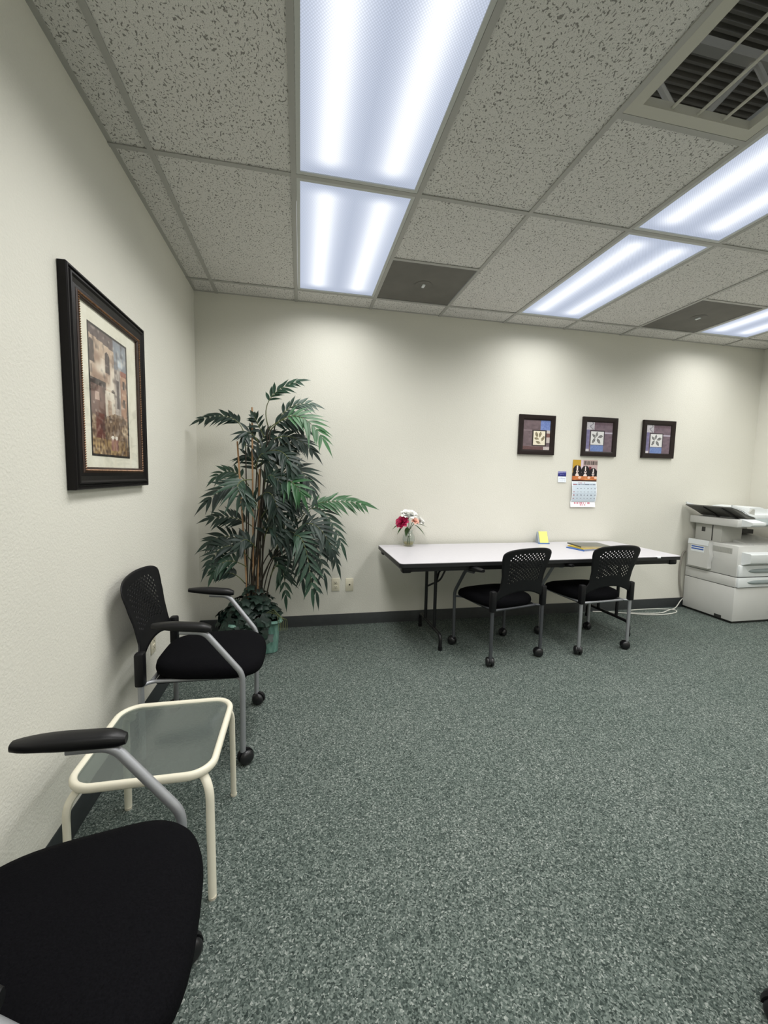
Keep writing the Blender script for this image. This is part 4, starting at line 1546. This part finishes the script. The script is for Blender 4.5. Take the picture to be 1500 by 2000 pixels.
# ------------------------------------------------------------------ potted palm with ivy
PX, PYY = 0.475, -0.375
palm = tag(empty('potted_palm', (PX, PYY, 0)), 'tall artificial palm with ivy in a green square pot in the corner', 'plant')
PO = Vector((PX, PYY, 0))
prot = R_(8)


def sqr(h_, r=0.045, n=5):
    return rrect(-h_, h_, -h_, h_, r, n)


rows = []
for h_, z in ((0.130, 0.0), (0.154, 0.0), (0.160, 0.006), (0.172, 0.215), (0.174, 0.222), (0.186, 0.226), (0.192, 0.236), (0.188, 0.248), (0.176, 0.250), (0.168, 0.244), (0.160, 0.205)):
    rows.append([(x, y, z) for x, y in sqr(h_, 0.05 * h_ / 0.17)])
m = MB(); o = m.quadgrid(rows, closed_u=True)
m.f.append(tuple(o + k for k in range(len(rows[0])))[::-1]); m.mi.append(0)
m.build('pot', 'pot', palm, rotz=prot)
m = MB(); m.prism(sqr(0.160, 0.045), 2, 0.195, 0.215); m.build('soil', 'soil', palm, rotz=prot)


def cp4(x, y, depth):
    """crop pixel of the plant study to a point at the given depth (y) of the room, relative to the pot"""
    return at(360 + x / 3.3325, 700 + y / 3.3333, 1, depth) - PO


def frond(petiole, ctrl, tip, dep, L_, n, mt, face=(0.0, -0.75, 0.65), width=0.030, droop=0.25, start=0.10, seed=0):
    rnd = random.Random(seed)
    d0, d1, d2 = dep
    A = cp4(*petiole, d0); C = cp4(*ctrl, d1); E_ = cp4(*tip, d2)
    # curve passes through ctrl
    B = C * 2 - (A + E_) * 0.5
    pts = [A * (1 - t) ** 2 + B * 2 * t * (1 - t) + E_ * t * t for t in [k / 16 for k in range(17)]]
    m = MB()
    m.m = 1
    m.tube(pts, [0.0042 - 0.003 * k / 16 for k in range(17)], 6)
    m.m = 0
    F = Vector(face).normalized()

    def blade(base, d, length, w):
        d = d.normalized()
        s = d.cross(F)
        if s.length < 0.1:
            s = d.cross(Vector((1, 0, 0)))
        s.normalize()
        nrm = s.cross(d)
        rows = []
        K = 7
        for k in range(K):
            t = k / (K - 1)
            c = base + d * length * t + Vector((0, 0, -1)) * droop * length * t * t * 0.8
            ww = w * (0.16 + 0.84 * math.sin(PI * min(1, t * 0.95 + 0.05) ** 0.85)) * (1 - t ** 3)
            rows.append([c - s * ww / 2 + nrm * ww * 0.16, c, c + s * ww / 2 + nrm * ww * 0.16])
        m.quadgrid(rows)
    for i in range(n):
        t = start + (1 - start) * (i + 0.5) / n
        p = A * (1 - t) ** 2 + B * 2 * t * (1 - t) + E_ * t * t
        tg = ((B - A) * (1 - t) + (E_ - B) * t).normalized()
        s = tg.cross(F)
        if s.length < 0.1:
            s = tg.cross(Vector((1, 0, 0)))
        s.normalize()
        env = (0.62 + 0.38 * math.sin(PI * min(1, (t - start) / (1 - start) * 0.9 + 0.12))) * (1 if t < 0.85 else 0.85)
        for sd in (-1, 1):
            al = math.radians(58 - 26 * t + rnd.uniform(-9, 9))
            d = tg * math.cos(al) + s * sd * math.sin(al) + F * rnd.uniform(-0.18, 0.10)
            blade(p, d, L_ * env * rnd.uniform(0.85, 1.08), width * rnd.uniform(0.85, 1.1))
    blade(E_, (E_ - B), L_ * 0.75, width)
    return m.build('frond', [mt, 'petiole'], palm, recalc=False, angle=180)


D_, M_, B_ = 'palm_dark', 'palm_mid', 'palm_bright'
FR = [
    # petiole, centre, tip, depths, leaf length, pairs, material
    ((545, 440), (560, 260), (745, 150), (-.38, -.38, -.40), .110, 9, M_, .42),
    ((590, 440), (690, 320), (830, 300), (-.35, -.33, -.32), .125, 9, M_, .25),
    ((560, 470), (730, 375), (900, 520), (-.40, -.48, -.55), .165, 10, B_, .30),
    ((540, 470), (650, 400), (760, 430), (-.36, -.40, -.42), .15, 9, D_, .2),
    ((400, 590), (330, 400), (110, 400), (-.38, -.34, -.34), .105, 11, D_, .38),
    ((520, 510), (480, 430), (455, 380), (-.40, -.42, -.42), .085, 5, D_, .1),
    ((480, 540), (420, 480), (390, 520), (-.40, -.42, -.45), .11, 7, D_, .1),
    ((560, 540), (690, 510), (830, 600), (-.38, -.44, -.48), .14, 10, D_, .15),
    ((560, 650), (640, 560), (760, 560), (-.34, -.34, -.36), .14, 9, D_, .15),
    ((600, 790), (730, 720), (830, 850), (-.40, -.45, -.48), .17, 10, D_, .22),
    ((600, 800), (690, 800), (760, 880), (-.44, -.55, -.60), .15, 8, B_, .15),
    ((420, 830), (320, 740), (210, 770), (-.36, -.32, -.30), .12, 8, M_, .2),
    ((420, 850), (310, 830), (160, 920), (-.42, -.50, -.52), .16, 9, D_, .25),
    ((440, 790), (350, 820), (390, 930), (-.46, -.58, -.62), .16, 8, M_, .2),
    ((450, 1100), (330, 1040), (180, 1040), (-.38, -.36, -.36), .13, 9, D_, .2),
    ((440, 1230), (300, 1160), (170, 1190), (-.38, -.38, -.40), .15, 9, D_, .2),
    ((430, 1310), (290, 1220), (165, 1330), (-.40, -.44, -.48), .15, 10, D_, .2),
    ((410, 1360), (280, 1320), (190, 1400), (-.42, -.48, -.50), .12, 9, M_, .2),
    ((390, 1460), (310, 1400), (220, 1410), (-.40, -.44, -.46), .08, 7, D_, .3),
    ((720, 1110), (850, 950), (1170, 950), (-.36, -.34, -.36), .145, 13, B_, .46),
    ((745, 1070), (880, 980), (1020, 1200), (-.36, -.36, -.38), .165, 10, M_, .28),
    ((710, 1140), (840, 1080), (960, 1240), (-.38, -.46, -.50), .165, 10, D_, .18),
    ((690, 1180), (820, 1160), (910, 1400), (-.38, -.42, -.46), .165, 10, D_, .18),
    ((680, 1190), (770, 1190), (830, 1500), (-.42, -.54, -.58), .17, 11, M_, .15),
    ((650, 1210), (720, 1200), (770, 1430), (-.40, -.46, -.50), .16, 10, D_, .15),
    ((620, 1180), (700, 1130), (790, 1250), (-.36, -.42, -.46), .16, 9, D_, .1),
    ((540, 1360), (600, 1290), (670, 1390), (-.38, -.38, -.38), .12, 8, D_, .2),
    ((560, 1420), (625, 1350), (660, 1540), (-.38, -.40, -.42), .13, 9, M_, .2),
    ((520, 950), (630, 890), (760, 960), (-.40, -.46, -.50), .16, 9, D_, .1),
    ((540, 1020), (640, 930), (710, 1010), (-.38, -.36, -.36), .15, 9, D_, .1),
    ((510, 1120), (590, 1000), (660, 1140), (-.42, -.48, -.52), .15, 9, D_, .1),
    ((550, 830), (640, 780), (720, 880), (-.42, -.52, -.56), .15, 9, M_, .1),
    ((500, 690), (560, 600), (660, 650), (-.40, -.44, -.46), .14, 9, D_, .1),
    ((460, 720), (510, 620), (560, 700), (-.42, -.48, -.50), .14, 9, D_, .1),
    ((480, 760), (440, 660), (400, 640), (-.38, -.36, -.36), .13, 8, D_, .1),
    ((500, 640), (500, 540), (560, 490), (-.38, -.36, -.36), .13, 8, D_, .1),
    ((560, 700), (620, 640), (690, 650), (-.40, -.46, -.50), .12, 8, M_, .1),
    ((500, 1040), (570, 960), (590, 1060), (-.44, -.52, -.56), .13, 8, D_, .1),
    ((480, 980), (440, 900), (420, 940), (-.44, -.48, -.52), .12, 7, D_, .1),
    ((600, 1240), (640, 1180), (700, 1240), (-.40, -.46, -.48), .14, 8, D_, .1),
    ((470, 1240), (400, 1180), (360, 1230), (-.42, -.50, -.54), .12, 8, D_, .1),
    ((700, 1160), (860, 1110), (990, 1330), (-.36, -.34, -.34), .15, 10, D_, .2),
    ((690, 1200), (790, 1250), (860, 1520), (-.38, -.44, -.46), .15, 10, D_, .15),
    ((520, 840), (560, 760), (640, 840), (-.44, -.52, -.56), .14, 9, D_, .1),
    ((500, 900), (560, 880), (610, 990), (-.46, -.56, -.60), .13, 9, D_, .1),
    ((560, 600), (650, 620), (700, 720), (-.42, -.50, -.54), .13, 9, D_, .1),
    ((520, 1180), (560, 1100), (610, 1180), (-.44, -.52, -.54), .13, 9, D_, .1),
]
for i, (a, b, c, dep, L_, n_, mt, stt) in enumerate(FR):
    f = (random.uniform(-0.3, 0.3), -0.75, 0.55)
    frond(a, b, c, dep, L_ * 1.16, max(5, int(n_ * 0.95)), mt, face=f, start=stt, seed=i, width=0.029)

# canes rising from the soil to the fronds
for i, (a, _, _, dep, *_r) in enumerate(FR):
    if i % 2 == 0 or i in (1, 3, 21, 25):
        top = cp4(a[0], a[1], dep[0])
        ang = i * 2.399
        base = Vector((0.055 * math.cos(ang) - 0.01, 0.05 * math.sin(ang), 0.20))
        mid = base * 0.45 + Vector((top.x * 0.45, top.y * 0.5, (base.z + top.z) * 0.52))
        m = MB(); m.tube(smooth_curve([base, mid, top], 7), 0.0045, 7)
        m.build('cane', 'cane', palm)
for a, b in (((408, 1500), (345, 540)), ((450, 1500), (441, 318)), ((478, 1500), (490, 720))):
    q0 = cp4(a[0], a[1], -0.40); q1 = cp4(b[0], b[1], -0.40)
    q0 = q0 + (q0 - q1).normalized() * 0.25
    m = MB(); m.tube([q0, q1], 0.0062, 8); m.build('bamboo_rod', 'bamboo', palm)

# ivy spilling over the rim
iv = MB()
star = []
for k in range(10):
    a = PI / 2 + 2 * PI * k / 10
    r = (0.050, 0.030)[k % 2] * (1.15 if k == 0 else (0.78 if k in (4, 6) else 1.0))
    star.append((r * math.cos(a), r * math.sin(a), -0.010 * (k % 2 == 0)))
iv.v = [(0, 0, 0.004)] + star
for k in range(10):
    iv.f.append((0, 1 + k, 1 + (k + 1) % 10)); iv.mi.append(0)
first = iv.build('ivy_leaf', 'ivy', palm, recalc=False)
rnd = random.Random(11)
spots = []
for k in range(150):
    a = rnd.uniform(0, 2 * PI)
    r = 0.20 * math.sqrt(rnd.uniform(0.02, 1))
    z = 0.25 + 0.20 * (1 - (r / 0.2) ** 2) * rnd.uniform(0.2, 1) + rnd.uniform(-0.01, 0.05)
    spots.append((r * math.cos(a) - 0.02, r * math.sin(a), z, a, 0.6))
for k in range(80):       # trailing part over the left and front rim
    a = rnd.uniform(PI * 0.80, PI * 1.66)
    r = rnd.uniform(0.215, 0.265)
    spots.append((r * math.cos(a), r * math.sin(a), rnd.uniform(0.10, 0.30), a, 1.3))
for i, (x, y, z, a, tl) in enumerate(spots):
    o = first if i == 0 else first.copy()
    if i:
        COL.objects.link(o); o.parent = palm
    o.location = (x, y, z)
    o.rotation_euler = (tl * rnd.uniform(0.5, 1.2), rnd.uniform(-0.4, 0.4), a + PI / 2 + rnd.uniform(-0.6, 0.6))
    s = rnd.uniform(0.65, 1.15)
    o.scale = (s, s, s)
# loose dried strands hanging over the right of the rim
m = MB()
for k in range(6):
    x = 0.15 + 0.012 * k
    m.tube(smooth_curve([(x - 0.06, -0.12, 0.30), (x, -0.14 - 0.01 * k, 0.33 - 0.01 * k), (x + 0.03, -0.17, 0.26), (x + 0.035, -0.19, 0.19)], 6), 0.0016, 5)
m.build('dry_strands', 'petiole', palm)

# ------------------------------------------------------------------ chair outside the right edge: one caster shows at the bottom corner
make_chair('black guest chair almost wholly outside the lower right corner of the frame', (2.232, -3.036), R_(195), 'silver', (2.0, 0.5, 1.2, 2.7))
